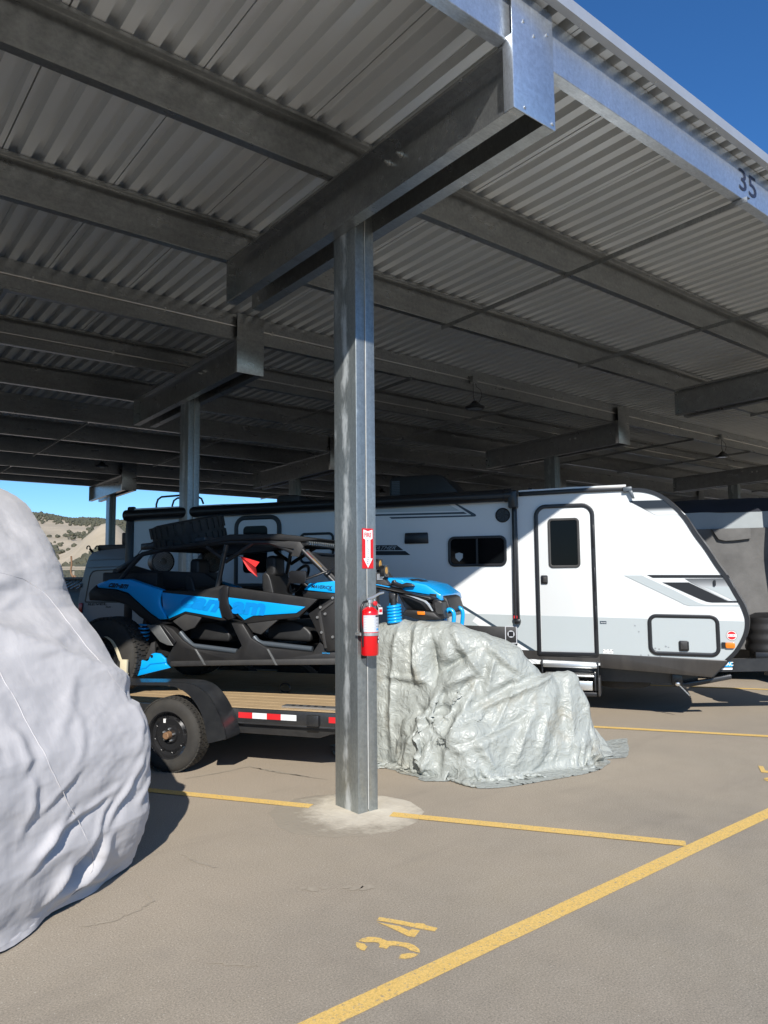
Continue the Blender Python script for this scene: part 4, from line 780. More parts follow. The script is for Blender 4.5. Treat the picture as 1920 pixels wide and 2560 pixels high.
# ------------------------------------------------------------------ covered trailer behind the nose of the white one
cb, cb1 = 13.25, 15.6
cv = thing('covered_camper', 'tall camper under a grey and navy fabric cover behind the white trailer', 'covered vehicle', AB(-2, 14.4, 0))
def drape(name, prof_fn, amin, amax, m, par, na=90, nz=1, amp=.02):
    g = G(); vs = []; A = np.linspace(amin, amax, na); pr = prof_fn(); k = len(pr)
    for a in A:
        for b, z in pr: w = noise.noise(Vector((a * 1.3, z * .9, b))) * amp + noise.noise(Vector((a * 4, z * 2.2, b + 3))) * amp * .4; vs.append(AB(a, b + w, z + (w * .6 if z > 2.5 else 0)))
    g.add(vs, [(i * k + j, i * k + j + 1, (i + 1) * k + j + 1, (i + 1) * k + j) for i in range(na - 1) for j in range(k - 1)]); return g.build(name, m, par, smooth=60)
zsea = at(1800, 1322, cb)[1]; ztp = at(1860, 1278, cb)[1]; zrf = at(1880, 1247, 14.4)[1]
drape('side_fabric', lambda: [(cb + .04 * math.sin(z * 4), z) for z in np.linspace(.28, zsea, 26)], -6.8, 3.1, 'greycloth', cv, amp=.05)
drape('upper_fabric', lambda: [(cb + .02 + .02 * t, zsea + (ztp - zsea) * t) for t in np.linspace(0, 1, 7)], -6.8, 3.1, 'bluegrey', cv, amp=.03)
drape('roof_fabric', lambda: [(cb + .04 + (cb1 - cb - .08) * t, ztp + (zrf - ztp) * math.sin(math.pi * t) ** .8) for t in np.linspace(0, 1, 17)], -6.8, 3.1, 'navycloth', cv, amp=.05)
(a0, z1), (a1, z0) = at(*T8(830, 470), cb), at(*T8(1205, 560), cb)
g = G(); g.prism([(a0, z1 - .0), (a1, z1), (a1, z0 + .0), (a1 - .25, z0 - .025), (a0 + .2, z0 - .03), (a0 + .1, z0)], cb - .075, cb - .045); g.build('window_flap', 'greycloth', cv, bevel=.008)
g = G()
for a in (-6.8, 3.1): g.prism([(cb, .28), (cb, ztp), (14.4, zrf), (cb1, ztp), (cb1, .28)], a - .02, a + .02, lambda b, z, d: AB(d, b, z))
g.build('end_fabric', 'navycloth', cv); g = G(); g.box(-6.8, 3.1, cb1 - .02, cb1 + .02, .28, ztp); g.build('far_side_fabric', 'greycloth', cv)
for a in (-4.2, -3.3):
    g = G(); g.lathe(AB(a, cb + .1, .34), E2, [(0, .24), (.03, .34), (.2, .34), (.22, .24)], 20); g.build('wheel', 'rubber', cv)
#PART3
# ------------------------------------------------------------------ flatbed trailer with plank deck
T5 = zoomed(0, 1280, .57866); T3 = zoomed(300, 1680, .33755)
TRB = 6.06
fl = thing('flatbed_trailer', 'black flatbed trailer with timber deck carrying the blue buggy', 'trailer', AB(-4, 7.25, 0))
dz = .575
bw = .158
for i in range(15):
    b = TRB + .03 + i * bw; g = G(); a0, a1 = -7.2, -2.43; zj = (rng.random() - .5) * .006
    ks = np.linspace(a0, a1, 9); vs = []
    for a in ks:
        w = noise.noise(Vector((a * .8, b * 7, 1))) * .004
        for (bb, z) in ((b + .004, dz - .036), (b + bw - .004, dz - .036), (b + bw - .004, dz - .004 + zj), (b + bw - .010, dz + zj), (b + .010, dz + zj), (b + .004, dz - .004 + zj)): vs.append(AB(a, bb, z + w))
    g.add(vs, [(j * 6 + q, j * 6 + (q + 1) % 6, (j + 1) * 6 + (q + 1) % 6, (j + 1) * 6 + q) for j in range(8) for q in range(6)] + [(0, 1, 2, 3, 4, 5), (53, 52, 51, 50, 49, 48)]); g.build('plank', 'wood', fl)
r1 = at(*T5(975, 875), TRB)[1]; r2 = at(*T5(1100, 912), TRB)[1]; r3 = at(*T5(1100, 962), TRB)[1]
g = G(); g.box(-7.2, -2.44, TRB - .006, TRB + .05, r2, dz - .004); g.box(-7.2, -2.44, TRB - .006, TRB + .006, r2 - .012, r2 + .006); g.build('side_rail', 'blackm', fl, bevel=.006)
ae = at(*T5(1380, 975), TRB + .05)[0]
g = G(); g.prism([(-6.9, r2 - .012), (-2.44, r2 - .012), (-2.46, r3 + .055), (ae + .1, r3 + .03), (ae, r3 - .005), (-6.6, r3)], TRB + .05, TRB + .10); g.build('main_beam', 'blackm', fl, bevel=.008)
g = G(); g.prism([(-6.9, r2 - .012), (-2.44, r2 - .012), (-2.46, r3 + .07), (ae, r3), (-6.6, r3)], 8.36, 8.42); g.box(-7.2, -2.33, 8.40, 8.45, r2, dz - .004)
for a in np.arange(-7, -2.6, .6): g.box(a, a + .05, TRB + .1, 8.36, dz - .14, dz - .04)
g.build('cross_frame', 'blackm', fl)
(a0, z1), (a1, z0) = at(*T5(1325, 878), TRB - .05), at(*T5(1376, 928), TRB - .05); g = G(); g.box(a0, a1, TRB - .06, TRB - .007, z0, z1); g.build('stake_pocket', 'blackm', fl, bevel=.005)
z0, z1 = at(*T5(1155, 896), TRB - .01)[1], at(*T5(1155, 871), TRB - .01)[1]
for xa, xb, m in ((1030, 1090, 'redfilm'), (1090, 1152, 'whitefilm'), (1152, 1213, 'redfilm'), (1213, 1280, 'whitefilm'), (1420, 1480, 'redfilm'), (1480, 1540, 'whitefilm')):
    a0, a1 = at(*T5(xa, 880), TRB - .01)[0], at(*T5(xb, 880), TRB - .01)[0]; g = G(); g.box(a0, a1, TRB - .0095, TRB - .0075, z0, z1); g.build('reflective_tape', m, fl)
(a0, za) = at(*T3(1205, 270), TRB + .12); g = G(); g.box(a0, -2.35, TRB + .10, TRB + .20, dz + .004, dz + .02); tr_ = g.build('tie_down_track', 'silver', fl)
for i in range(5): g = G(); a = a0 + .08 + i * .075; g.box(a, a + .03, TRB + .13, TRB + .17, dz + .0195, dz + .0215); g.build('track_slot', 'blackt', tr_)
qa, _ = at(*T3(1190, 140), 6.9); g = G(); g.tube([AB(qa + .06 * math.cos(t), 7.0, dz + .045 + .045 * math.sin(t)) for t in np.linspace(0, 2 * math.pi, 17)[:-1]], .008, 6, True); g.build('lashing_ring', 'blackm', fl, smooth=60)
# tandem wheels and mudguard
def wheel(ac, b0, zc, R, w, par, name='wheel', rimr=.215, hub='rust', holes=8, out=-1, tread=0.):
    e = bpy.data.objects.new(name, None); COL.objects.link(e); e.parent = par; e.location = Vector(AB(ac, b0, zc)) - wloc(par)
    pr = [(.0, rimr), (-.004, rimr + .03), (-.006, R * .80), (0, R - .035), (.018, R - .012), (.035, R), (w - .035, R), (w - .018, R - .012), (w, R - .035), (w + .005, R * .8), (w, rimr), (w * .6, rimr - .01), (.03, rimr - .01)]
    g = G(); g.lathe(AB(ac, b0, zc), E2, pr, 48, True)
    t = g.build('tyre', 'rubber', e, smooth=32)
    g = G(); N = 46                                           # tread blocks: shoulder and centre rows
    for i in range(N):
        th = 2 * math.pi * i / N
        for (u0, u1, sh) in ((.018, .05, 0), (.056, .088, .5), (.096, w - .096, .2), (w - .088, w - .056, .6), (w - .05, w - .018, .1)):
            t0, t1 = th + sh * 2 * math.pi / N, th + (sh + .80) * 2 * math.pi / N; vs = []
            for rr in (R - .006, R + .006 + tread):
                for tt in (t0, t1):
                    for u in (u0, u1): vs.append(AB(ac + rr * math.cos(tt), b0 + u, zc + rr * math.sin(tt)))
            g.add(vs, [(0, 1, 3, 2), (4, 6, 7, 5), (0, 4, 5, 1), (2, 3, 7, 6), (0, 2, 6, 4), (1, 5, 7, 3)])
    tb = g.build('tread_block', 'rubber', e); tb['kind'] = 'stuff'
    g = G(); g.lathe(AB(ac, b0, zc), E2, [(.012, rimr + .004), (.0, rimr), (.008, rimr - .012), (.05, rimr - .025), (.06, rimr - .05), (.045, rimr - .075), (.05, .085), (.03, .075), (.03, .004)], 40, cap=False); rim = g.build('rim', 'rimblack', e, smooth=35)
    for i in range(holes):
        t = 2 * math.pi * (i + .3) / holes; g = G(); rc = rimr - .062; g.lathe(AB(ac + rc * math.cos(t), b0 + .049, zc + rc * math.sin(t)), -E2, [(0, .021), (.003, .020), (.001, .017), (.0005, .004)], 12); g.build('rim_hole', 'blackt', rim)
    for i in range(5):
        t = 2 * math.pi * (i + .15) / 5; g = G(); g.lathe(AB(ac + .055 * math.cos(t), b0 + .03, zc + .055 * math.sin(t)), -E2, [(0, .011), (.02, .010), (.028, .005)], 8); g.build('lug_nut', 'silver', rim)
    if hub: g = G(); g.lathe(AB(ac, b0 + .03, zc), -E2, [(0, .034), (.055, .032), (.06, .026)], 16); g.build('hub', hub, rim, smooth=35)
    return e
wa, wz = -4.085, .335
w1 = wheel(wa, 5.84, wz, .333, .205, fl); q = at(*T3(318, 365), 5.86); g = G(); g.box(q[0] - .012, q[0] + .012, 5.884, 5.8865, q[1] - .018, q[1] + .018); g.build('valve_label', 'white', w1)
wheel(wa - .86, 5.84, wz, .333, .205, fl); wheel(wa, 8.46, wz, .333, .205, fl); wheel(wa - .86, 8.46, wz, .333, .205, fl)
fo = [T5(540, 735), T5(700, 736), T5(775, 738), T5(828, 745), T5(868, 765), T5(902, 800), T5(930, 845), T5(955, 900), T5(973, 960), T5(974, 982)]
fi = [T5(900, 1000), T5(893, 975), T5(884, 920), T5(868, 868), T5(842, 822), T5(808, 785), T5(770, 762), T5(715, 750), T5(540, 748)]
FB = 5.80
fo_, fi_ = [at(*p, FB) for p in fo], [at(*p, FB) for p in fi]
FO = dense([(wa - 1.5, .34), (wa - 1.42, .56), (wa - 1.25, .71), (wa - 1.05, fo_[0][1])] + fo_, 4); FI = dense(fi_ + [(wa - 1.05, fi_[-1][1]), (wa - 1.22, .66), (wa - 1.34, .54), (wa - 1.42, .34)], 4)
g = G(); g.prism(FO + FI, FB, FB + .02); n = len(FO)
th_in = [(p[0], p[1] - .012) for p in FO]
vs = [AB(p[0], b, p[1]) for b in (FB + .004, TRB - .01) for p in FO] + [AB(p[0] - (.012 if i > n * .6 else 0), b, p[1] - .010) for b in (FB + .004, TRB - .01) for i, p in enumerate(FO)]
g.add(vs, [(i, i + 1, n + i + 1, n + i) for i in range(n - 1)] + [(2 * n + i, 3 * n + i, 3 * n + i + 1, 2 * n + i + 1) for i in range(n - 1)])
g.build('mudguard', 'blackm', fl, smooth=35)

# ------------------------------------------------------------------ blue and black four seat buggy
SB = 6.45; WID = 1.62
bg_ = thing('side_by_side_buggy', 'blue and black four seat off-road buggy with roof and light bar', 'off-road buggy', AB(-4, 7.2, .6))
TA = zoomed(520, 1320, .21700); TBk = zoomed(520, 1520, .21700); TC = zoomed(200, 1520, .21700); TD = zoomed(200, 1320, .21700)
def sp_(name, pts, m, d0=.0, th=.06, f=T5, bev=.008, far=False, par=None):
    pl = tr(pts, SB + d0, f); g = G(); g.prism(pl, SB + d0, SB + d0 + th); o = g.build(name, m, par or bg_, bevel=bev)
    if far:
        g = G(); g.prism(pl, SB + WID - d0 - th, SB + WID - d0); g.build(name, m, bg_, bevel=bev)
    return o
# rear quarter
rf = sp_('rear_fender', [(415, 312), (470, 291), (560, 290), (640, 318), (697, 337), (688, 370), (690, 405), (712, 445), (716, 464), (688, 466), (650, 440), (605, 400), (550, 350), (500, 335), (420, 328)], 'blue', -.03, .10, bev=.02, far=True)
on_plane_text('lettering', 'can-am', 'black', rf, T5(466, 325), T5(548, 332), T5(478, 306), SB - .03, .004, .03)
sp_('fender_flare', [(380, 350), (392, 335), (415, 314), (420, 328), (500, 336), (552, 352), (606, 402), (650, 442), (690, 467), (735, 482), (660, 490), (600, 452), (545, 402), (500, 388), (385, 382)], 'blackp', .0, .14, far=True, bev=.012)
# doors: black frame, blue skin, printed lettering
d1 = sp_('rear_door', [(698, 339), (860, 341), (962, 316), (985, 322), (966, 345), (948, 372), (948, 415), (985, 468), (955, 470), (800, 440), (728, 470), (690, 400)], 'blackp', .0, .06, far=True)
d2 = sp_('front_door', [(978, 322), (1012, 326), (1372, 377), (1290, 455), (1110, 476), (1060, 482), (1008, 440), (976, 398)], 'blackp', .0, .06, far=True)
s1_ = sp_('door_skin', [(700, 347), (940, 374), (941, 398), (956, 458), (800, 430), (729, 461), (703, 420)], 'blue', -.012, .03, bev=.005, par=d1)
s2_ = sp_('door_skin', [(986, 369), (1318, 410), (1280, 437), (1092, 449), (1055, 467), (1012, 425), (989, 396)], 'blue', -.012, .03, bev=.005, par=d2)
tB = zoomed(200, 1320, .217)
# big tonal lettering cut in two by the gap between the doors
for nm, t, par, p0, p1, p2 in (('lettering', 'can', s1_, TD(1130, 905), TD(1560, 975), TD(1215, 775)), ('lettering', 'am', s2_, TA(262, 985), TA(640, 1012), TA(300, 845))):
    on_plane_text(nm, t, 'blue2', par, p0, p1, p2, SB - .012, .003, .05)
sp_('door_pillar', [(945, 335), (965, 318), (987, 322), (983, 360), (984, 390), (1010, 460), (985, 468), (960, 450), (945, 412)], 'blackt', -.03, .05, bev=.01)
sp_('lower_door', [(745, 472), (805, 434), (870, 456), (840, 500), (796, 516)], 'darkgrey', .01, .03, far=True); sp_('lower_door', [(1064, 482), (1206, 462), (1126, 530), (1092, 520)], 'darkgrey', .01, .03, far=True)
# rocker, sills and kick panel
sp_('rocker_panel', [(640, 488), (690, 478), (745, 505), (790, 555), (846, 592), (1010, 612), (1042, 578), (996, 478), (1048, 482), (1085, 545), (1150, 585), (1350, 606), (1378, 562), (1412, 582), (1470, 600), (1470, 660), (1050, 662), (735, 668), (715, 640), (748, 578), (700, 560)], 'blackp', -.01, .10, bev=.014, far=True)
sp_('sill_highlight', [(735, 645), (1000, 640), (1470, 632), (1470, 660), (1050, 662), (735, 668)], 'darkgrey', -.022, .02, bev=.008)
for x0, x1 in ((838, 885), (1150, 1194)): sp_('panel_joint', [(x0, 592), (x0 + 8, 592), (x1 + 4, 662), (x1 - 6, 662)], 'greyp', -.026, .02, bev=.004)
sp_('cage_guard', [(630, 486), (690, 490), (748, 578), (722, 575), (690, 560)], 'greyp', -.03, .02, bev=.004); sp_('guard_rim', [(690, 490), (705, 490), (760, 560), (748, 578)], 'blackt', -.034, .03)
kp = sp_('kick_panel', [(1330, 440), (1395, 396), (1460, 355), (1460, 600), (1410, 604), (1345, 470)], 'blackp', -.04, .10, bev=.014)
sp_('panel_rib', [(1395, 408), (1440, 380), (1440, 392), (1385, 432), (1412, 590), (1400, 590), (1370, 440)], 'darkgrey', -.055, .03, bev=.006, par=kp)
for px, py in ((1385, 412), (1438, 372), (1372, 455), (1390, 520), (1438, 540), (1405, 440)): q = at(*T5(px, py), SB - .05); g = G(); g.lathe(AB(q[0], SB - .05, q[1]), -E2, [(0, .014), (.012, .012)], 8); g.build('panel_bolt', 'silver', kp)
on_plane_text('lettering', 'ROTAX', 'blue', bg_, T5(1396, 612), T5(1428, 613), T5(1396, 606), SB - .01, .016, .01)
g = G()
for pts in ([(780, 520), (800, 545), (836, 578), (1025, 602)], [(1098, 540), (1115, 560), (1135, 568), (1350, 592)]):
    for bo in (.04, WID - .04): g = G(); g.tube([AB(*[(lambda q: (q[0], SB + bo, q[1]))(at(*T5(*p), SB + .04))][0]) for p in pts], .026, 10); g.build('side_tube', 'tube', bg_, smooth=50)
# cage
ct = lambda pts, bo: [AB(at(*T5(*p), SB)[0], SB + bo, at(*T5(*p), SB)[1]) for p in pts]
g = G(); r = .025
for bo in (.06, WID - .06):
    g.tube(ct([(1450, 320), (1400, 268), (1300, 168), (1270, 130), (985, 128), (690, 162), (600, 182), (545, 240), (500, 300)], bo), r, 8)
    g.tube(ct([(965, 140), (952, 200), (925, 330)], bo), r, 8); g.tube(ct([(1085, 130), (960, 215)], bo), r * .9, 8); g.tube(ct([(880, 150), (955, 205)], bo), r * .9, 8); g.tube(ct([(1160, 132), (1285, 185)], bo), r * .9, 8)
for p in ((1270, 130), (985, 128), (690, 162), (500, 300), (1400, 268)): g.tube([ct([p], .06)[0], ct([p], WID - .06)[0]], r * .9, 8)
g.build('roll_cage', 'blackm', bg_, smooth=50)
rp = tr([(655, 160), (700, 150), (870, 128), (985, 96), (1210, 94), (1300, 105), (1380, 118), (1290, 128), (1150, 118), (985, 124), (870, 146), (690, 166)], SB, T5)
g = G(); g.prism(rp, SB + .02, SB + WID - .02); g.build('roof_panel', 'blackp', bg_, bevel=.012)
sp_('roof_bracket', [(1160, 135), (1290, 120), (1310, 150), (1290, 195), (1255, 190), (1270, 160), (1210, 150)], 'darkgrey', .03, .03, bev=.004)
qa, qz = at(*T5(1312, 128), SB + .05); g = G(); F2 = lambda a, z, d: AB(a, d, z)
g.prism(rrect(qa - .04, qa + .04, qz - .04, qz + .045, .015), SB + .05, SB + WID - .1); lb = g.build('light_bar', 'blackm', bg_, bevel=.006)
for i in range(26):
    for z in (-.016, .02): b = SB + .08 + i * .053; g = G(); g.lathe(AB(qa + .040, b + .02, qz + z), E1, [(0, .021), (.003, .021), (.001, .014), (-.004, .006)], 10); g.build('led_lens', 'lens', lb)
ws = tr([(1312, 172), (1330, 172), (1470, 312), (1440, 312)], SB, T5); g = G(); (a0, z0), (a1, z1) = ws[2], ws[0]
g.add([AB(a1 + .02, SB + .09, z1), AB(a1 + .02, SB + WID - .09, z1), AB(a0, SB + WID - .09, z0), AB(a0, SB + .09, z0)], [(0, 1, 2, 3)]); g.add([AB(a1 + .026, SB + .09, z1), AB(a1 + .026, SB + WID - .09, z1), AB(a0 + .006, SB + WID - .09, z0), AB(a0 + .006, SB + .09, z0)], [(0, 1, 2, 3)]); wsm = g.build('windscreen', 'greyglass', bg_)
sp_('windscreen_frame', [(1300, 168), (1330, 165), (1455, 290), (1455, 312), (1436, 300)], 'darkgrey', .05, .03, bev=.005); sp_('screen_decal', [(1310, 174), (1326, 174), (1352, 200), (1344, 205)], 'red', .044, .004, bev=0); sp_('screen_decal', [(1344, 205), (1353, 200), (1390, 238), (1380, 242)], 'amber', .044, .004, bev=0)
# dash, blue bonnet side with lettering
ds = sp_('dash_side', [(1338, 308), (1470, 296), (1470, 350), (1440, 350), (1312, 336)], 'blue', .02, .05, bev=.006); sp_('dash_base', [(1305, 340), (1440, 350), (1470, 352), (1470, 380), (1310, 372)], 'blackp', .03, .3)
on_plane_text('lettering', 'MAVERICK', 'black', ds, TA(1190, 690), TA(1425, 708), TA(1205, 652), SB + .02, .004, .015); on_plane_text('lettering', 'max', 'black', ds, TA(1385, 722), TA(1430, 724), TA(1388, 708), SB + .02, .004, .01)
# seats, steering wheel, interior floor and rear box
zf0 = at(*T5(1100, 655), SB)[1]
g = G(); g.box(-5.0, -2.75, SB + .1, SB + WID - .1, zf0 + .03, zf0 + .09); g.box(-4.9, -4.75, SB + .15, SB + WID - .15, zf0, zf0 + .75); g.box(-2.9, -2.75, SB + .12, SB + WID - .12, zf0, zf0 + .72); g.build('floor_pan', 'blackp', bg_, bevel=.01)
def seat(px, bo):
    e = bpy.data.objects.new('seat', None); COL.objects.link(e); e.parent = bg_; a, z = at(*T5(px, 560), SB + bo); e.location = Vector(AB(a, SB + bo, z)) - wloc(bg_)
    g = G(); g.prism(dense([(a - .22, z + .02), (a - .2, z + .15), (a - .05, z + .2), (a + .12, z + .19), (a + .26, z + .09), (a + .25, z + .0)], 3), SB + bo, SB + bo + .5); g.build('cushion', 'seat', e, bevel=.03, seg=3)
    g = G(); g.prism(dense([(a - .20, z + .12), (a - .10, z + .12), (a - .16, z + .45), (a - .22, z + .66), (a - .30, z + .66), (a - .28, z + .4)], 3), SB + bo + .03, SB + bo + .47); g.build('backrest', 'seat', e, bevel=.03, seg=3)
    g = G(); g.prism(rrect(a - .32, a - .20, z + .64, z + .86, .05), SB + bo + .14, SB + bo + .36); g.build('headrest', 'seat', e, bevel=.03, seg=3)
for px in (895, 1240):
    for bo in (.2, .92): seat(px, bo)
sp_('rear_bulkhead', [(488, 246), (560, 228), (640, 252), (880, 262), (960, 316), (700, 338), (560, 290), (478, 290)], 'blackp', .25, .06); sp_('rear_bar', [(500, 240), (545, 215), (600, 178), (612, 190), (560, 232), (510, 262)], 'blackm', .1, .05)
q = at(*T5(1290, 290), SB + .45); g = G(); c = AB(q[0], SB + .45, q[1]); ax = E1 * .8 - EZ * .5; u = E2; v = np.cross(ax, u); g.tube([c + .17 * (math.cos(t) * u + math.sin(t) * v) for t in np.linspace(0, 2 * math.pi, 25)[:-1]], .016, 8, True); g.tube([c, c + E1 * .3 - EZ * .22], .02, 8); g.tube([c - u * .16, c + u * .16], .012, 6); g.build('steering_wheel', 'blackt', bg_, smooth=50)
q = at(*TA(1090, 565), SB + .0); g = G(); g.prism(rrect(q[0] - .09, q[0] + .09, q[1] - .06, q[1] + .06, .03), SB - .12, SB - .08); g.tube([AB(q[0] + .08, SB - .1, q[1] - .02), AB(q[0] + .26, SB - .02, q[1] + .05), AB(q[0] + .30, SB + .06, q[1] + .08)], .012, 8); g.build('door_mirror', 'blackt', bg_, bevel=.006)
g = G(); q0, q1 = at(*T5(455, 262), SB + .2), at(*T5(690, 335), SB + .2); g.box(q0[0], q1[0], SB + .15, SB + WID - .15, q1[1] - .1, q0[1]); g.build('cargo_box', 'blackp', bg_, bevel=.02)
for px, bo in ((705, .35), (917, .75)):                        # speaker pods behind the seats
    q = at(*T5(px, 215), SB + bo); e = AB(q[0], SB + bo, q[1]); ax = -E2 * .62 + E1 * .78
    g = G(); g.lathe(e, ax, [(-.26, .07), (-.2, .115), (-.02, .125), (0, .125), (.004, .112)], 22); pod = g.build('speaker_pod', 'blackp', bg_, smooth=35); u = np.cross(ax, EZ); u /= np.linalg.norm(u); v = np.cross(u, ax); v /= np.linalg.norm(v); g = G()
    for i in range(-8, 9):
        h_ = math.sqrt(max(0, .108 ** 2 - (i * .0125) ** 2))
        for k_ in (1, -1):
            d_ = (u * .5 + v * .866 * k_); pth = (u * .866 * k_ - v * .5) * 1; p_ = pth * (i * .0125); g.tube([e + ax * .008 + p_ - d_ * h_, e + ax * .008 + p_ + d_ * h_], .0016, 4)
    mg = g.build('speaker_mesh', 'silver', pod); mg['kind'] = 'stuff'; g = G(); g.lathe(e + ax * .01, ax, [(0, .038), (.006, .036), (.008, .01)], 16); g.build('speaker_cone', 'blackt', pod)
# rear suspension: coil, guard, arm; wheels with strap
def coil(p0, p1, R, r, turns, m, par=bg_):
    p0, p1 = np.array(p0), np.array(p1); ax = p1 - p0; L_ = np.linalg.norm(ax); ax /= L_; u = np.cross(ax, E1); u /= np.linalg.norm(u); v = np.cross(ax, u); n = int(turns * 12)
    g = G(); g.tube([p0 + ax * L_ * i / n + R * (math.cos(2 * math.pi * i / 12) * u + math.sin(2 * math.pi * i / 12) * v) for i in range(n + 1)], r, 7); c = g.build('coil_spring', m, par, smooth=60)
    g = G(); g.tube([p0 - ax * .04, p1 + ax * .06], R * .5, 10); g.build('shock_body', 'blackm', c, smooth=40)
def pt(p, bo, f=T5): q = at(*f(*p), SB + bo); return AB(q[0], SB + bo, q[1])
coil(pt((603, 624), .12), pt((628, 478), .12), .055, .0105, 9, 'blue')
tg = sp_('trailing_arm_guard', [(560, 652), (598, 641), (612, 640), (632, 646), (640, 640), (652, 614), (668, 609), (690, 612), (714, 634), (716, 655), (733, 674), (581, 712), (574, 690)], 'blue', -.02, .03, bev=.006)
for p in ((597, 658), (656, 623)): q = pt(p, -.022); g = G(); g.lathe(q, -E2, [(0, .016), (.003, .016)], 12); g.build('guard_hole', 'blackt', tg)
for pts in ([(575, 690), (580, 680), (628, 672), (648, 655), (714, 648), (714, 652), (650, 659), (630, 676), (583, 684)],): sp_('guard_crease', pts, 'blue2', -.024, .006, bev=0, par=tg)
sp_('shock_guard', [(652, 566), (668, 560), (668, 622), (625, 640), (632, 622)], 'darkgrey', .04, .03, bev=.004)
g = G(); g.tube([pt((720, 640), .1), pt((560, 672), .1), pt((500, 655), .1)], .03, 8); g.build('trailing_arm', 'blackm', bg_, smooth=50)
ra, rz = -5.22, .985; fa_ = -1.98
for a_, b0_ in ((ra, SB - .12), (ra, SB + WID - .14), (fa_, SB + .75), (fa_, SB + WID - .18)): wheel(a_, b0_, rz - .02 - (.05 if a_ == fa_ else 0), .385 - (.07 if a_ == fa_ else 0), .26, bg_, rimr=.19, hub=None, holes=6, tread=.012)
g = G()
for db in (0., ):
    pth = [(455, 538), (480, 556), (503, 595), (520, 640), (536, 660), (548, 700)]; P = dense([pt(p, -.15) for p in pth], 4); vs = []
    for p in P: vs += [np.array(p) - E2 * .0 - E1 * .02, np.array(p) + E1 * .022, np.array(p) + E1 * .022 + E2 * .006, np.array(p) - E1 * .02 + E2 * .006]
    n = len(P); g.add(vs, [(4 * i + j, 4 * i + (j + 1) % 4, 4 * i + 4 + (j + 1) % 4, 4 * i + 4 + j) for i in range(n - 1) for j in range(4)])
q = pt((541, 672), -.17); g.box(q @ E1 - .05, q @ E1 + .03, SB - .19, SB - .16, q[2] - .09, q[2] + .08); g.build('wheel_strap', 'strap', bg_, bevel=.004)
# warning flag on its bent whip
p0 = pt((545, 262), .2); g = G(); g.tube(dense([pt((560, 250), .1), pt((610, 165), .1), pt((700, 122), .08), pt((850, 150), .05), pt((1038, 192), .0)], 6), .004, 5); g.build('flag_whip', 'blackt', bg_, smooth=60)
g = G(); fpz = [(1038, 191), (1075, 203), (1121, 216), (1110, 222), (1104, 240), (1098, 234), (1108, 248), (1112, 281), (1096, 275), (1072, 250), (1056, 224)]
F_ = [pt(p, o_) for p, o_ in zip(((1038, 191), (1080, 204), (1121, 216), (1104, 238), (1112, 281), (1073, 250)), (0, .02, .0, -.06, .03, .0))]
nn_ = np.array(E2) * .003
g.add(F_ + [p + nn_ for p in F_], [(0, 1, 2, 3), (0, 3, 4, 5), (6, 9, 8, 7), (6, 11, 10, 9), (0, 6, 7, 1), (1, 7, 8, 2), (2, 8, 9, 3), (3, 9, 10, 4), (4, 10, 11, 5), (5, 11, 6, 0)]); g.build('flag', 'redflag', bg_)
# front end past the column: bonnet, lamps, coil, winch grille, tow hooks
def fr(name, pts, m, bo, th=.05, bev=.008, par=None): bo = bo + .47; pl = tr(pts, SB + bo, TG); g = G(); g.prism(pl, SB + bo, SB + bo + th); return g.build(name, m, par or bg_, bevel=bev)
fr('scuttle', [(150, 640), (325, 755), (400, 850), (480, 945), (470, 960), (150, 930)], 'darkgrey', .12, .35, .02)
fr('front_fender', [(150, 935), (325, 955), (560, 1010), (760, 1062), (1000, 1095), (1040, 1120), (1010, 1150), (560, 1050), (325, 995), (150, 985)], 'blackp', .0, .35, .02)
fr('fender_edge', [(150, 925), (330, 938), (490, 970), (480, 980), (330, 950), (150, 936)], 'blue', -.005, .04, .004)
fr('bonnet', [(445, 850), (650, 880), (670, 900), (740, 895), (960, 945), (1060, 1012), (1150, 1078), (1165, 1158), (1085, 1100), (1000, 1072), (660, 1018), (650, 1000), (690, 975), (790, 965), (560, 930), (480, 940)], 'blue', .22, .9, .03)
fr('bonnet_duct', [(500, 930), (515, 890), (545, 876), (560, 905), (640, 935), (700, 915), (760, 925), (800, 950), (800, 968), (690, 972), (640, 995), (560, 960)], 'blackt', .17, .1, .01)
fr('bonnet_rib', [(670, 880), (760, 866), (860, 885), (950, 935), (940, 942), (850, 905), (760, 880), (690, 890)], 'blackt', .5, .3, .01)
fr('bonnet_slot', [(1000, 1058), (1095, 1062), (1090, 1118), (1040, 1098)], 'blackt', .21, .05, .004)
for px, py in ((360, 680), (440, 765)):
    q = at(*TG(px, py), SB + .6); g = G(); e = AB(q[0], SB + .6, q[1]); g.lathe(e, E1 + EZ * .1, [(-.05, .03), (-.03, .05), (.0, .052), (.006, .046)], 14); pod = g.build('fog_lamp', 'darkgrey', bg_, smooth=35)
    for k_ in range(5): g = G(); g.box(q[0] - .045 + k_ * .012, q[0] - .041 + k_ * .012, SB + .54, SB + .66, q[1] - .055, q[1] + .055); g.build('cooling_fin', 'blackm', pod)
    g = G(); g.lathe(e + E1 * .007, E1, [(0, .042), (.004, .03)], 12); g.build('lens', 'amber', pod); g = G(); g.box(q[0] - .09, q[0] - .03, SB + .58, SB + .62, q[1] - .09, q[1] - .03); g.build('bracket', 'silver', pod)
hl = fr('headlight_housing', [(585, 1045), (760, 1095), (985, 1165), (1055, 1290), (1020, 1285), (880, 1275), (690, 1262), (640, 1160)], 'blackt', .02, .25, .02)
fr('headlight_lens', [(640, 1100), (740, 1120), (900, 1190), (960, 1270), (790, 1255), (700, 1180)], 'glass', .012, .02, .004, hl)
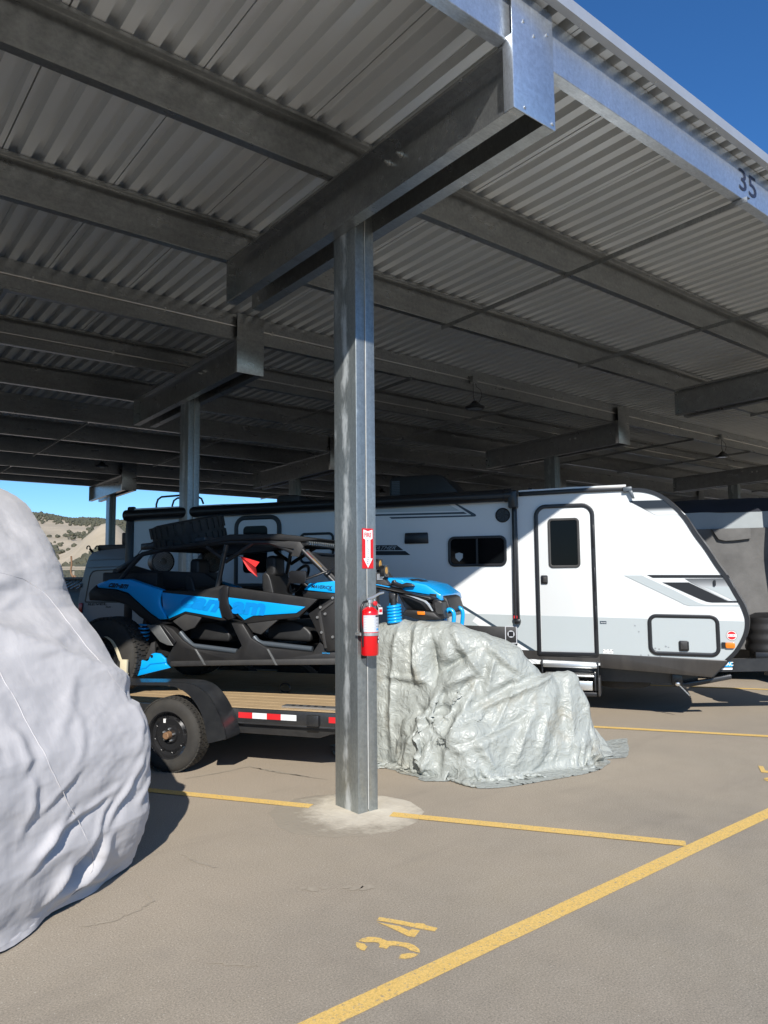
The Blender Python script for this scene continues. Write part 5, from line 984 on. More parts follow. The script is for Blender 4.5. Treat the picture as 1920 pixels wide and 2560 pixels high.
fr('daytime_strip', [(560, 1030), (600, 1028), (760, 1070), (880, 1120), (960, 1150), (1000, 1190), (1052, 1285), (1030, 1285), (970, 1200), (930, 1165), (740, 1090), (600, 1050)], 'lens', .005, .02, .004, hl)
fr('front_bumper', [(690, 1262), (850, 1275), (1060, 1295), (1095, 1340), (1180, 1390), (1080, 1400), (860, 1400), (640, 1330)], 'blackp', -.005, .3, .015)
fr('indicator', [(840, 1288), (940, 1290), (945, 1335), (848, 1332)], 'orange', -.02, .02, .005)
fr('front_grille', [(1020, 1110), (1165, 1165), (1180, 1300), (1200, 1380), (1095, 1340), (1060, 1290)], 'blackt', .1, .8, .01)
for i in range(4):
    for j in range(3): q = at(*TG(1090 + j * 28 + i * 6, 1190 + i * 38), SB + .56); g = G(); g.box(q[0] - .012, q[0] + .012, SB + .55, SB + .57, q[1] - .014, q[1] + .014); g.build('grille_cell', 'darkgrey', bg_)
fr('nose_fairing', [(1145, 1070), (1235, 1115), (1290, 1290), (1240, 1330), (1190, 1300), (1170, 1160)], 'blackp', .3, .6, .02)
for bo in (.75, 1.15):
    q0, q1 = at(*TG(1195, 1350), SB + .75), at(*TG(1335, 1290), SB + .75); g = G(); g.tube(dense([AB(q0[0], SB + bo, q0[1] - .12), AB(q0[0] + .01, SB + bo, q0[1] + .02), AB((q0[0] + q1[0]) / 2, SB + bo, q1[1] + .02), AB(q1[0] - .01, SB + bo, q1[1] - .03), AB(q1[0] - .03, SB + bo, q1[1] - .2)], 4), .021, 8); g.build('tow_hook', 'blue', bg_, smooth=50)
coil(pt((555, 1440), .45, TG), pt((540, 1200), .45, TG), .062, .015, 6.2, 'blue'); fr('shock_cap', [(470, 1040), (560, 1060), (560, 1180), (480, 1180)], 'blackm', .0, .1, .01)

st_ = thing('spare_tyre', 'black spare tyre lying on the rear of the buggy roof', 'tyre', pt((815, 130), .6))
def sty():
    zc = at(*T5(815, 88), SB + .7); c = AB(zc[0], SB + .7, zc[1] - .0); ax = EZ * .97 - E1 * .12 - E2 * .18; ax /= np.linalg.norm(ax); g = G(); R = .40; w = .27
    g.lathe(c - ax * w / 2, ax, [(.0, .2), (-.004, .23), (-.004, R * .8), (.01, R - .03), (.035, R), (w - .035, R), (w - .01, R - .03), (w + .004, R * .8), (w + .004, .23), (w, .2), (w * .5, .19)], 40, True); g.build('tyre', 'rubber', st_, smooth=35)
    g = G(); g.lathe(c - ax * .1, ax, [(0, .2), (.02, .19), (.03, .02), (.2, .02), (.205, .19), (.215, .2)], 24); g.build('rim', 'blackm', st_, smooth=35); u = np.cross(ax, E1); u /= np.linalg.norm(u); v = np.cross(ax, u); g = G()
    for i in range(30):
        for (h0, h1, sh) in ((-.12, -.03, 0), (.0, .12, .5)):
            t0, t1 = 2 * math.pi * (i + sh) / 30, 2 * math.pi * (i + sh + .62) / 30; vs = [c + ax * hh + rr * (math.cos(tt) * u + math.sin(tt) * v) for rr in (R - .02, R + .016) for tt in (t0, t1) for hh in (h0, h1)]
            g.add(vs, [(0, 1, 3, 2), (4, 6, 7, 5), (0, 4, 5, 1), (2, 3, 7, 6), (0, 2, 6, 4), (1, 5, 7, 3)])
    g.build('tread_block', 'rubber', st_)['kind'] = 'stuff'
    zr = at(*T5(700, 150), SB)[1]; g = G(); g.prism([(c @ E1 - .42, zr - .01), (c @ E1 + .4, zr + .06), (c @ E1 + .4, zr + .12), (c @ E1 - .42, zr + .06)], SB + .4, SB + 1.1); g.build('carrier', 'blackm', st_, bevel=.01)
sty()

# ------------------------------------------------------------------ cloth: a sheet with more material than its support buckles into creases
def grid_normals(P, ref):
    n = np.cross(np.gradient(P, axis=0), np.gradient(P, axis=1)); n /= np.linalg.norm(n, axis=2, keepdims=True) + 1e-9
    sgn = np.sign(((P - ref) * n).sum(2, keepdims=True)); sgn[sgn == 0] = 1; return n * sgn
def wrinkle(P, N, su, sv, iters, lo, hi, bend=.15, jit=.004, seed=0, zmin=.004):
    r_ = np.random.default_rng(seed); H, W = P.shape[:2]
    d = r_.normal(size=(H, W)); 
    for _ in range(2): d = (d + np.roll(d, 1, 0) + np.roll(d, -1, 0) + np.roll(d, 1, 1) + np.roll(d, -1, 1)) / 5
    X = P + N * (d / (d.std() + 1e-9) * jit)[..., None]
    def fam(di, dj, sc, k):
        A, B = (slice(0, H - di), slice(di, H)); C, D = (slice(0, W - dj), slice(dj, W)) if dj >= 0 else (slice(-dj, W), slice(0, W + dj))
        L = np.linalg.norm(P[B, D] - P[A, C], axis=2) * sc; return A, B, C, D, L, k
    sd = (su + sv) / 2
    fams = [fam(1, 0, su, 1.), fam(0, 1, sv, 1.), fam(1, 1, sd, .35), fam(1, -1, sd, .35), fam(2, 0, su, bend), fam(0, 2, sv, bend), fam(4, 0, su, bend * .5), fam(0, 4, sv, bend * .5)]
    for it in range(iters):
        acc = np.zeros_like(X); wt = np.zeros((H, W, 1))
        for A, B, C, D, L, k in fams:
            e = X[B, D] - X[A, C]; l = np.linalg.norm(e, axis=2); c = (e * (.5 * k * (1 - L / np.maximum(l, 1e-6)))[..., None])
            acc[A, C] += c; acc[B, D] -= c; wt[A, C] += k; wt[B, D] += k
        X = X + acc / np.maximum(wt, 1e-6) * 1.7
        off = X - P; dn = (off * N).sum(2, keepdims=True); tg = off - N * dn; X = P + N * np.clip(dn, lo, hi) + tg * .96
        X[..., 2] = np.maximum(X[..., 2], zmin)
    return X
def drape(P, sc, balls, steps=70, its=10, g=9.8, fric=.55, pin=None, bend=.12):
    """the sheet P, cut sc times larger than its outline, slumps under gravity on to round supports and the ground"""
    H, W = P.shape[:2]; X = P.copy(); X[..., 2] += .01; Vl = np.zeros_like(X); dt = 1 / 60
    def fam(di, dj, k):
        A, B = (slice(0, H - di), slice(di, H)); C, D = (slice(0, W - dj), slice(dj, W)) if dj >= 0 else (slice(-dj, W), slice(0, W + dj))
        return A, B, C, D, np.linalg.norm(P[B, D] - P[A, C], axis=2) * sc, k
    fams = [fam(1, 0, 1.), fam(0, 1, 1.), fam(1, 1, .5), fam(1, -1, .5), fam(2, 0, bend), fam(0, 2, bend)]; wt = np.zeros((H, W, 1))
    for A, B, C, D, L, k in fams: wt[A, C] += k; wt[B, D] += k
    for st in range(steps):
        Vl[..., 2] -= g * dt; Vl *= .965; Q = X + Vl * dt
        for it in range(its):
            acc = np.zeros_like(Q)
            for A, B, C, D, L, k in fams:
                e = Q[B, D] - Q[A, C]; l = np.linalg.norm(e, axis=2); w = 1 - L / np.maximum(l, 1e-6)
                c = e * (.5 * k * w)[..., None]; acc[A, C] += c; acc[B, D] -= c
            Q += acc / wt * 1.75; hit = np.zeros((H, W, 1))
            for c, c2, r in balls:
                ax = c2 - c; tq = np.clip(((Q - c) @ ax) / (ax @ ax + 1e-9), 0, 1)[..., None]; c_ = c + ax * tq; d = Q - c_; l = np.linalg.norm(d, axis=2, keepdims=True); m = l < r; Q = np.where(m, c_ + d / np.maximum(l, 1e-6) * r, Q); hit = np.maximum(hit, m)
            m = Q[..., 2:3] < .005; hit = np.maximum(hit, m); Q[..., 2] = np.maximum(Q[..., 2], .005)
            Q = np.where(hit > 0, X * fric * .1 + Q * (1 - fric * .1), Q); Q[..., 2] = np.maximum(Q[..., 2], .004)
        Vl = (Q - X) / dt; sp = np.linalg.norm(Vl, axis=2, keepdims=True); Vl *= np.minimum(1, 2.5 / np.maximum(sp, 1e-6)); X = Q
    return X
def up2(P, k):
    H, W = P.shape[:2]; u = np.linspace(0, H - 1, (H - 1) * k + 1); v = np.linspace(0, W - 1, (W - 1) * k + 1)
    A = np.stack([[np.interp(u, range(H), P[:, j, c]) for j in range(W)] for c in range(3)], -1).transpose(1, 0, 2)
    return np.stack([[np.interp(v, range(W), A[i, :, c]) for i in range(len(u))] for c in range(3)], -1)
def line_fold(pts, b_ref, sk, a, b, z):
    d = 0.
    for (p0, p1, w, h) in pts:
        vx, vz = p1[0] - p0[0], p1[1] - p0[1]; L2 = vx * vx + vz * vz; ea = a + (b - b_ref) * sk
        t = ((ea - p0[0]) * vx + (z - p0[1]) * vz) / L2
        if -.2 < t < 1.2: d += h * math.exp(-(((ea - p0[0]) * vz - (z - p0[1]) * vx) / math.sqrt(L2) / w) ** 2) * math.sin(math.pi * min(1, max(0, (t + .2) / 1.4)))
    return d
# ------------------------------------------------------------------ silver tarpaulin heaped over the trailer's front
tf = [(945, 1895), (983, 1920), (1018, 1934), (1076, 1949), (1134, 1956), (1190, 1948), (1342, 1926), (1488, 1905)]
cf = [gab(*p) for p in tf]; cf = [(-3.05, 7.35), (-2.75, 7.1)] + cf + [(-.30, 7.5), (-.12, 7.62)]
RBK = 6.84
rbk = lambda a: RBK + .55 * min(1, max(0, (a + 1.35) / .5)) ** 1.5
tt = [at(*p, 6.84 if p[0] < 1240 else 7.0 if p[0] < 1300 else 7.35) for p in ((972, 1543), (1000, 1541), (1080, 1547), (1160, 1557), (1197, 1568), (1238, 1581), (1284, 1604), (1336, 1653), (1359, 1676), (1388, 1683), (1417, 1679), (1432, 1692), (1446, 1717), (1458, 1755), (1469, 1783), (1478, 1835), (1484, 1862))]
tt = [(-3.05, .5), (-2.85, 1.1), (-2.6, 1.3)] + tt + [(-.28, .17), (-.14, .1)]
A_ = np.linspace(-3.0, -.14, 97); fb = np.interp(A_, *zip(*cf)); zt = np.interp(A_, *zip(*tt))
def ridge(v, seed, o=4):
    s, amp, tot = 0, 1., 0
    for k_ in range(o): s += amp * (1 - 2 * abs(noise.noise(Vector(v) + Vector((seed, seed * 2, seed * 3))))); tot += amp; amp *= .55; v = (v[0] * 2.1, v[1] * 2.1, v[2] * 2.1)
    return s / tot
NT = 71; P = np.zeros((len(A_), NT, 3))
TF_ = [(at(*p, 6.65), at(*q, 6.65), w, h) for p, q, w, h in (((1417, 1682), (1190, 1765), .045, .07), ((1100, 1730), (1010, 1915), .06, .05), ((1185, 1700), (1130, 1930), .05, .045), ((1082, 1590), (1088, 1690), .06, -.30), ((1105, 1672), (1190, 1622), .055, -.22), ((1120, 1610), (1180, 1580), .05, .06),
    ((995, 1570), (985, 1900), .05, .03), ((1245, 1615), (1225, 1720), .06, .06), ((1330, 1775), (1285, 1930), .05, .045), ((1400, 1715), (1425, 1890), .05, .05), ((1445, 1745), (1472, 1880), .035, .03), ((960, 1720), (1060, 1690), .04, .04), ((1120, 1560), (1200, 1700), .05, .05), ((1150, 1840), (1330, 1800), .035, -.04), ((1000, 1830), (1120, 1800), .04, -.045), ((1230, 1760), (1330, 1700), .035, -.04), ((1360, 1800), (1350, 1900), .035, -.04), ((1040, 1600), (1030, 1700), .04, .05))]
for i, a in enumerate(A_):
    br = max(rbk(a), fb[i] + .1); bk = br + .75; f0 = fb[i] + .022 + .02 * noise.noise(Vector((a * 2.2, 2., 1)))
    for j in range(NT):
        t = j / (NT - 1) * 1.9
        if t <= 1: th = t * math.pi / 2; b = f0 + (br - f0) * (1 - math.cos(th) ** 1.25); z = zt[i] * math.sin(th) ** .92
        else: th = (t - 1) * math.pi / 2; b = br + (bk - br) * math.sin(th) ** 1.1; z = zt[i] * (1 - .25 * math.sin(th)) if t < 1.5 else zt[i] * math.cos(th) * 1.2
        if j < 5: b = fb[i] + (f0 - fb[i]) * j / 5 + .03 * noise.noise(Vector((a * 4, 5., j * .2))) * (5 - j) / 5; z = .008 + .012 * j * abs(noise.noise(Vector((a * 5, 0, 3))))
        P[i, j] = AB(a, b, max(z, .006))
tcen = AB(-1.5, 7.4, .2); Nn = grid_normals(P, tcen)
for i in range(len(A_)):
    for j in range(NT):
        p = P[i, j]; a, b, z = p @ E1, p @ E2, p[2]
        d = .016 * ridge((a * 1.5 + b * .5, b * 1.5, z * 1.5), 3.1, 2) +   .012 * noise.noise(Vector((a * 3.5, b * 3.5, z * 3.5))) + (1.2 * line_fold(TF_, 6.65, 0, a, b, z) if j < NT * .53 else 0)
        P[i, j] = p + Nn[i, j] * d * min(1, .15 + j / 7, .15 + (len(A_) - i) / 8); P[i, j, 2] = max(P[i, j, 2], .005)
SUP = [((-2.6, 7.12, 1.0), (-2.2, 6.98, 1.12), .22), ((-2.2, 6.98, 1.12), (-1.62, 6.86, 1.09), .22), ((-1.62, 6.86, 1.09), (-1.2, 6.98, .92), .22), ((-1.2, 6.98, .92), (-.88, 7.15, .62), .20), ((-.88, 7.15, .66), (-.62, 7.32, .74), .10), ((-.62, 7.32, .74), (-.46, 7.42, .15), .09), ((-1.9, 6.74, .25), (-1.46, 6.60, .25), .24), ((-1.46, 6.6, .25), (-1.0, 6.98, .25), .22), ((-1.62, 6.86, 1.0), (-1.5, 6.62, .3), .16), ((-1.0, 6.98, .25), (-.6, 7.3, .2), .16), ((-2.5, 7.1, .3), (-1.9, 6.8, .25), .2), ((-.64, 7.3, .7), (-1.15, 6.85, .35), .07)]
SUP = [(AB(p[0], p[1], p[2]), AB(q[0], q[1], q[2]), r) for p, q, r in SUP]
P = up2(P, 2)[:, :]
P = drape(P + rng.normal(size=P.shape) * .003, 1.022, SUP, 44, 10)
P = up2(P, 2); Nn = grid_normals(P, tcen); a_, b_, z_ = P @ E1, P @ E2, P[..., 2]; D_ = np.zeros(a_.shape); frontm = (np.arange(P.shape[1]) < P.shape[1] * .56)[None, :]
TF2 = [(at(*p, 6.75), at(*q, 6.75), w, h) for p, q, w, h in (((1417, 1684), (1180, 1772), .028, .05), ((1180, 1772), (1000, 1800), .03, .03), ((1100, 1730), (1010, 1915), .035, .045), ((1185, 1705), (1120, 1940), .035, .045), ((1240, 1625), (1215, 1740), .03, .04), ((1330, 1775), (1280, 1925), .03, .035), ((1405, 1720), (1425, 1885), .03, .035), ((1445, 1745), (1470, 1870), .02, .02),
    ((985, 1570), (975, 1880), .03, .03), ((1035, 1570), (1050, 1700), .03, .04), ((960, 1690), (1075, 1700), .025, .03), ((1130, 1570), (1205, 1690), .03, .04), ((1200, 1600), (1300, 1690), .022, .028), ((1150, 1850), (1330, 1790), .022, -.03), ((1000, 1840), (1110, 1790), .025, -.03), ((1290, 1700), (1240, 1820), .022, .025), ((1360, 1790), (1345, 1905), .022, .025), ((1060, 1760), (1170, 1860), .02, .022), ((1210, 1830), (1260, 1930), .022, .028), ((1090, 1860), (1075, 1945), .025, .03),
    ((1080, 1600), (1090, 1700), .055, -.13), ((1100, 1680), (1190, 1630), .045, -.10), ((1110, 1720), (1195, 1680), .03, .05))]
for (p0, p1, w, h) in TF2:
    vx, vz = p1[0] - p0[0], p1[1] - p0[1]; L2 = vx * vx + vz * vz; t = ((a_ - p0[0]) * vx + (z_ - p0[1]) * vz) / L2; dd = ((a_ - p0[0]) * vz - (z_ - p0[1]) * vx) / math.sqrt(L2) + .12 * math.sqrt(L2) * (t - .5) ** 2
    D_ += frontm * h * (np.exp(-np.abs(dd / w) ** 1.4) - .6 * np.exp(-((dd - 2.1 * w) / (1.4 * w)) ** 2)) * np.sin(np.pi * np.clip((t + .2) / 1.4, 0, 1)) ** 1.3
for i in range(P.shape[0]):
    for j in range(P.shape[1]):
        a, b, z = a_[i, j], b_[i, j], z_[i, j]; q = Vector((a + .10 * noise.noise(Vector((a * 4, z * 4, b))), b, z + .10 * noise.noise(Vector((a * 4, z * 4, b + 9)))))
        d1 = noise.voronoi(q * 4.6)[0]; d2 = noise.voronoi(Vector((q.x * 15 + q.z * 6, q.y * 12, q.z * 11 - q.x * 5)))[0]
        D_[i, j] += .034 * (d1[0] - .42) * (1 if d1[1] - d1[0] > .0 else 1) + .007 * (d2[0] - .42)
P = P + Nn * (D_ * np.clip(z_ / .12, .12, 1))[..., None]; P[..., 2] = np.maximum(P[..., 2], .004)
P = wrinkle(P, grid_normals(P, tcen), 1.004, 1.004, 8, -.004, .004, .05, .0008, 4); A_ = range(P.shape[0]); NT = P.shape[1]
tp_ = thing('silver_tarp', 'crumpled silver tarp heaped over the front of the flatbed trailer', 'tarp', AB(-1.5, 7, 0))
n = NT; g = G(); g.add(P.reshape(-1, 3), [(i * n + j, (i + 1) * n + j, (i + 1) * n + j + 1, i * n + j + 1) for i in range(len(A_) - 1) for j in range(n - 1)]); g.build('tarp_sheet', 'tarp', tp_, smooth=75)
tl = [gab(*p) for p in ((1480, 1900), (1495, 1908), (1535, 1893), (1520, 1870), (1500, 1853), (1478, 1858))]; vs = []; nu, nv = 26, 18
for i in range(nu):
    for j in range(nv):
        u, v = i / (nu - 1), j / (nv - 1); lo = np.array(tl[0]) * (1 - u) + np.array(tl[2]) * u; hi = np.array(tl[5]) * (1 - u) + np.array(tl[3]) * u; q = lo * (1 - v) + hi * v
        vs.append(AB(q[0], q[1], .012 + .16 * v * (1 - u) ** .7 + .06 * abs(noise.noise(Vector((q[0] * 6, q[1] * 6, 2)))) * (.3 + v)))
g = G(); g.add(vs, [(i * nv + j, (i + 1) * nv + j, (i + 1) * nv + j + 1, i * nv + j + 1) for i in range(nu - 1) for j in range(nv - 1)]); g.build('tarp_corner', 'tarp', tp_, smooth=60)

# ------------------------------------------------------------------ tall vehicle under a grey fabric cover, front left
cvr = thing('covered_vehicle', 'tall vehicle under a wrinkled lavender grey fabric cover beside the near column', 'covered vehicle', AB(-5, 3.2, 0))
prof_c = [(0, -2.95), (.1, -2.92), (.21, -2.87), (.35, -2.835), (.47, -2.855), (.61, -2.84), (.74, -2.84), (.865, -2.86), (.987, -2.93), (1.07, -2.98), (1.196, -3.05), (1.35, -3.165), (1.495, -3.295), (1.577, -3.40), (1.68, -3.465), (1.85, -3.525), (1.97, -3.60), (2.106, -3.71), (2.188, -3.76), (2.266, -3.82), (2.33, -3.93), (2.40, -4.11), (2.46, -4.4), (2.50, -4.8), (2.52, -5.3)]
zs_ = np.concatenate([np.linspace(0, 2.3, 170), np.linspace(2.31, 2.52, 34)]); af = np.interp(zs_, *zip(*prof_c)); Bm0, Bm1 = 2.02, 4.06; NP = 300
rows = []
for z, a_f in zip(zs_, af):
    rc = .26 + .10 * (z > 1) ; b0, b1 = Bm0 + .10 * max(0, z - 1.2), Bm1 - .03 * max(0, z - 1.2); row = []
    if z > 2.3: s_ = (z - 2.3) / .22; b0 += .5 * s_ ** 2; b1 -= .5 * s_ ** 2 * .55
    back = -8.2 + (.6 * ((z - 2.3) / .22) ** 2 if z > 2.3 else 0)
    ol = [(back, b1)] + [(x, b1) for x in np.linspace(back + .6, a_f - rc - .02, 16)] + [(a_f - rc + rc * math.sin(t), b1 - rc + rc * math.cos(t)) for t in np.linspace(.05, math.pi / 2, 14)] + [(a_f, y) for y in np.linspace(b1 - rc - .04, b0 + rc + .04, 26)] + [(a_f - rc + rc * math.cos(t), b0 + rc - rc * math.sin(t)) for t in np.linspace(.0, math.pi / 2, 10)] + [(x, b0) for x in np.linspace(a_f - rc - .05, back, 22)]
    ol = np.array(ol); sl = np.concatenate([[0], np.cumsum(np.hypot(*np.diff(ol, axis=0).T))]); 
    dens_ = np.interp(np.linspace(0, 1, NP), [0, .22, .68, 1], [0, np.interp(17, range(len(sl)), sl) - .6, np.interp(70, range(len(sl)), sl), sl[-1]])
    rows.append([AB(np.interp(s, sl, ol[:, 0]), np.interp(s, sl, ol[:, 1]), z) for s in dens_])
P = np.array(rows)[::2, ::2]; NP = P.shape[1]
cen = AB(-5.4, 3.1, 1.0)
FOLDS = []                                                    # long soft creases: (p0, p1, width, height) in photo pixels on the front of the cover
for q in (((60, 1960), (140, 2060), .03, .03), ((130, 1925), (215, 2110), .022, .028), ((245, 2010), (340, 2100), .025, .03), ((60, 1680), (150, 1925), .012, .014), ((300, 1780), (345, 1900), .02, .02), ((190, 2160), (255, 2190), .04, -.06), ((215, 2100), (215, 2190), .035, -.05), ((60, 2085), (30, 2210), .03, .025), ((110, 2230), (210, 2205), .03, .03), ((90, 2290), (0, 2310), .03, .03), ((0, 1560), (190, 1640), .03, .012), ((0, 1420), (180, 1550), .04, .02), ((120, 1400), (200, 1560), .02, .018), ((150, 1470), (230, 1600), .02, .02), ((30, 1300), (120, 1420), .025, .015), ((0, 1340), (100, 1470), .02, .012), ((70, 2010), (60, 2120), .02, .02), ((180, 1990), (300, 2050), .02, .018), ((330, 1900), (350, 2040), .018, .02), ((250, 1900), (330, 2000), .02, .016), ((266, 2001), (347, 2128), .014, .03), ((70, 2088), (46, 2261), .016, .025), ((185, 1995), (243, 2134), .012, .022), ((110, 2238), (220, 2279), .02, .03), ((215, 2130), (226, 2205), .06, -.055), ((262, 2140), (275, 2220), .03, .05), ((8, 2200), (90, 2290), .02, .03), ((150, 2270), (200, 2300), .02, .025), ((20, 1990), (90, 2150), .016, .015), ((300, 1700), (372, 1850), .02, .02), ((120, 1660), (260, 1830), .014, .010), ((190, 1760), (300, 1960), .014, .010), ((40, 1780), (130, 1990), .014, .010), ((90, 1330), (150, 1450), .018, .018), ((110, 1380), (165, 1500), .012, .014), ((20, 1480), (140, 1560), .016, .010), ((60, 1380), (190, 1560), .014, .010)):
    FOLDS.append((at(*q[0], 3.4), at(*q[1], 3.4), q[2], q[3]))
def fbm(x, y, z): return noise.noise(Vector((x, y, z)))
Nn = grid_normals(P, cen)
for i in range(P.shape[0]):
    for j in range(NP):
        p = P[i, j]; a, b, z = p @ E1, p @ E2, p[2]; s = b + a * .6; low = max(0, 1 - z / .9); up = min(1, max(0, (z - 1.2) / .3))
        d = .030 * fbm(s * .9, z * .7, 1.) + .05 * low * low * (ridge((s * 1.6, z * .5, 3.), 2.2, 2) - .2) + up * .014 * ridge((s * 2.2 + z * 2.0, z * 1.4 - s * 1.6, 5.), 4.4, 2)
        d += .050 * math.exp(-((z - 1.27 - .2 * fbm(s * .7, 0, 3) + .35 * (b - 3.6)) / .06) ** 2)
        P[i, j] = p + Nn[i, j] * d + (0 if z > .12 else Nn[i, j] * (.12 - z) * .6 * fbm(s * 2.2, 0, 7.))
        if i < 2: P[i, j, 2] = max(.004, .02 + .05 * fbm(s * 1.9, 3., 3.)) if i == 0 else P[i, j, 2] + .03
P = wrinkle(P, grid_normals(P, cen), 1.001, 1.007, 40, -.02, .02, 1., .004, 5)
P = up2(P, 3); Nn = grid_normals(P, cen); a_, b_, z_ = P @ E1, P @ E2, P[..., 2]; D_ = np.zeros(a_.shape)
for (p0, p1, w, h) in FOLDS:
    vx, vz = p1[0] - p0[0], p1[1] - p0[1]; L2 = vx * vx + vz * vz; ea = a_ - (b_ - 3.4) * .63; bend_ = .10 * math.sqrt(L2)
    t = ((ea - p0[0]) * vx + (z_ - p0[1]) * vz) / L2; dd = ((ea - p0[0]) * vz - (z_ - p0[1]) * vx) / math.sqrt(L2) + bend_ * (t - .5) ** 2
    w = max(w * .75, .015); h = h * .9
    D_ += h * (np.exp(-(dd / w) ** 2) - .65 * np.exp(-((dd - 2. * w) / (1.3 * w)) ** 2)) * np.sin(np.pi * np.clip((t + .15) / 1.3, 0, 1)) ** 1.4
for _ in range(1): D_ = (D_ + np.roll(D_, 1, 0) + np.roll(D_, -1, 0) + np.roll(D_, 1, 1) + np.roll(D_, -1, 1)) / 5
P = P + Nn * D_[..., None]; P[..., 2] = np.maximum(P[..., 2], .004)
P = wrinkle(P, grid_normals(P, cen), 1.001, 1.0025, 16, -.003, .003, .5, .0005, 6); NP = P.shape[1]
g = G(); R_ = P.shape[0]; g.add(P.reshape(-1, 3), [(i * NP + j, i * NP + j + 1, (i + 1) * NP + j + 1, (i + 1) * NP + j) for i in range(R_ - 1) for j in range(NP - 1)] + [tuple((R_ - 1) * NP + j for j in range(NP))]); cs = g.build('cover_sheet', 'cover', cvr, smooth=80)
def cover_seam(px, r=.0028):
    T = P.reshape(-1, 3); dv = T - CAMP; uu, vv, ww = dv @ RT, dv @ UP, dv @ FW; X_, Y_ = 960 + FPX * uu / ww, 1280 - FPX * vv / ww; pts = []
    for a_, b_ in zip(px[:-1], px[1:]):
        for t in np.linspace(0, 1, 7)[:-1]:
            q = (a_[0] + (b_[0] - a_[0]) * t, a_[1] + (b_[1] - a_[1]) * t); d2 = (X_ - q[0]) ** 2 + (Y_ - q[1]) ** 2; near = np.where(d2 < d2.min() + 60)[0]; i_ = near[np.argmin(ww[near])]; pts.append(T[i_] - FW * .002)
    pts = np.array(pts); pts[1:-1] = (pts[:-2] + pts[1:-1] * 2 + pts[2:]) / 4; g = G(); g.tube(pts, r, 5); g.build('stitched_seam', 'cover', cs, smooth=70)
cover_seam([(2, 1672), (40, 1740), (85, 1830), (120, 1890), (152, 1960), (200, 2050), (240, 2130), (228, 2190)]); cover_seam([(0, 1425), (60, 1440), (115, 1475), (165, 1540), (220, 1610), (280, 1680), (325, 1740)])
# stitched seams on the cover
# ------------------------------------------------------------------ camper van further back, dump bed beside it
VB = 14.6; TV = zoomed(160, 1380, .072333)
vn = thing('camper_van', 'pale camper van with black roof rack behind the buggy', 'van', AB(-10, 15.6, 0))
vo = [(205, 1600), (190, 1560), (194, 1520), (197, 1495), (203, 1465), (208, 1440), (214, 1415), (222, 1392), (232, 1381), (250, 1376), (300, 1371), (420, 1362), (520, 1357)]
vp = tr(vo, VB); af_ = vp[-1][0]; zv = vp[-1][1]
g = G(); g.prism([(vp[0][0], .35)] + vp + [(af_ + .5, zv - .1), (af_ + 1.3, 1.5), (af_ + 1.9, 1.25), (af_ + 2., .4)], VB, VB + 2.0); g.build('van_body', 'vanpaint', vn, bevel=.10, seg=4)
def vpan(name, pts, m, d=.012, th=.01, bev=0.): g = G(); g.prism(tr(pts, VB, TV), VB - d, VB - d + th); return g.build(name, m, vn, bevel=bev)
vw = bpy.data.objects.new('window_panel', None)
pts_o = [(720, 1700), (790, 1300), (880, 850), (920, 740), (1010, 650), (1150, 620), (2600, 560), (2600, 1750), (760, 1750)]
pts_i = [(760, 1690), (825, 1300), (910, 870), (950, 770), (1030, 690), (1160, 660), (2560, 600), (2560, 1700), (790, 1705)]
g = G(); g.ring(tr(pts_o, VB, TV), tr(pts_i, VB, TV), VB - .012, VB + .02); g.build('window_gasket', 'blackt', vn, bevel=.004)
vpan('window_panel', pts_i, 'vanpaint', .004, .01)
vpan('roof_crease', [(900, 270), (2600, 190), (2600, 225), (900, 300)], 'vanpaint', .02, .02, .006); vpan('side_crease', [(840, 530), (2600, 440), (2600, 480), (840, 560)], 'vanpaint', .02, .02, .006)
vpan('tail_lamp', [(530, 1760), (650, 1760), (630, 2100), (520, 2100)], 'red', .03, .04, .01); vpan('door_hinge', [(560, 1080), (605, 1080), (600, 1230), (550, 1230)], 'vanpaint', .04, .04, .006)
vpan('side_handle', [(2480, 330), (2900, 315), (2900, 345), (2480, 355)], 'silver', .03, .02, .004)
on_plane_text('lettering', 'REVEL', 'black', vn, TV(830, 1850), TV(1490, 1835), TV(850, 1770), VB, .016, .015); on_plane_text('lettering', '4x4', 'black', vn, TV(1440, 1930), TV(1625, 1925), TV(1445, 1870), VB, .016, .02)
zr0 = vp[-3][1]; g = G(); q0, q1 = at(250, 1375, VB + .3), at(470, 1352, VB + .3)
g.box(q0[0], q1[0] + 1, VB + .2, VB + 1.8, q0[1] - .02, q0[1] + .12); g.box(q0[0] + .55, q1[0] + 1, VB + .4, VB + 1.6, q0[1] + .12, q0[1] + .42); g.build('roof_rack', 'blackp', vn, bevel=.03)
g = G()
for px, py in ((221, 1378), (243, 1378)):
    q = at(px, py, VB + .2); c = AB(q[0], VB + .2, q[1] + .08); g.tube([c + .05 * (math.cos(t) * E1 + math.sin(t) * EZ) for t in np.linspace(-.5, 3.8, 10)], .016, 6); g.tube([c + .05 * (math.cos(-.5) * E1 + math.sin(-.5) * EZ), AB(q[0] + .18, VB + .2, q[1] - .08)], .03, 6)
g.build('rack_hook', 'blackt', vn, smooth=50)
for a in (vp[0][0] + 1.2, vp[0][0] + 4.8):
    g = G(); g.lathe(AB(a, VB + .03, .38), E2, [(0, .2), (.0, .34), (.04, .38), (.22, .38), (.26, .3)], 24); g.build('wheel', 'rubber', vn)
gb = 15.6; qs = [at(*p, gb) for p in ((164, 1446), (206, 1444), (196, 1470), (176, 1472))]
db = thing('slatted_headboard', 'black truck headboard with bright diagonal bars beside the van', 'truck headboard', AB(qs[0][0], gb, 0))
a0, a1 = qs[0][0] - .9, qs[1][0] + .5; z1 = qs[0][1]; z0 = qs[3][1]
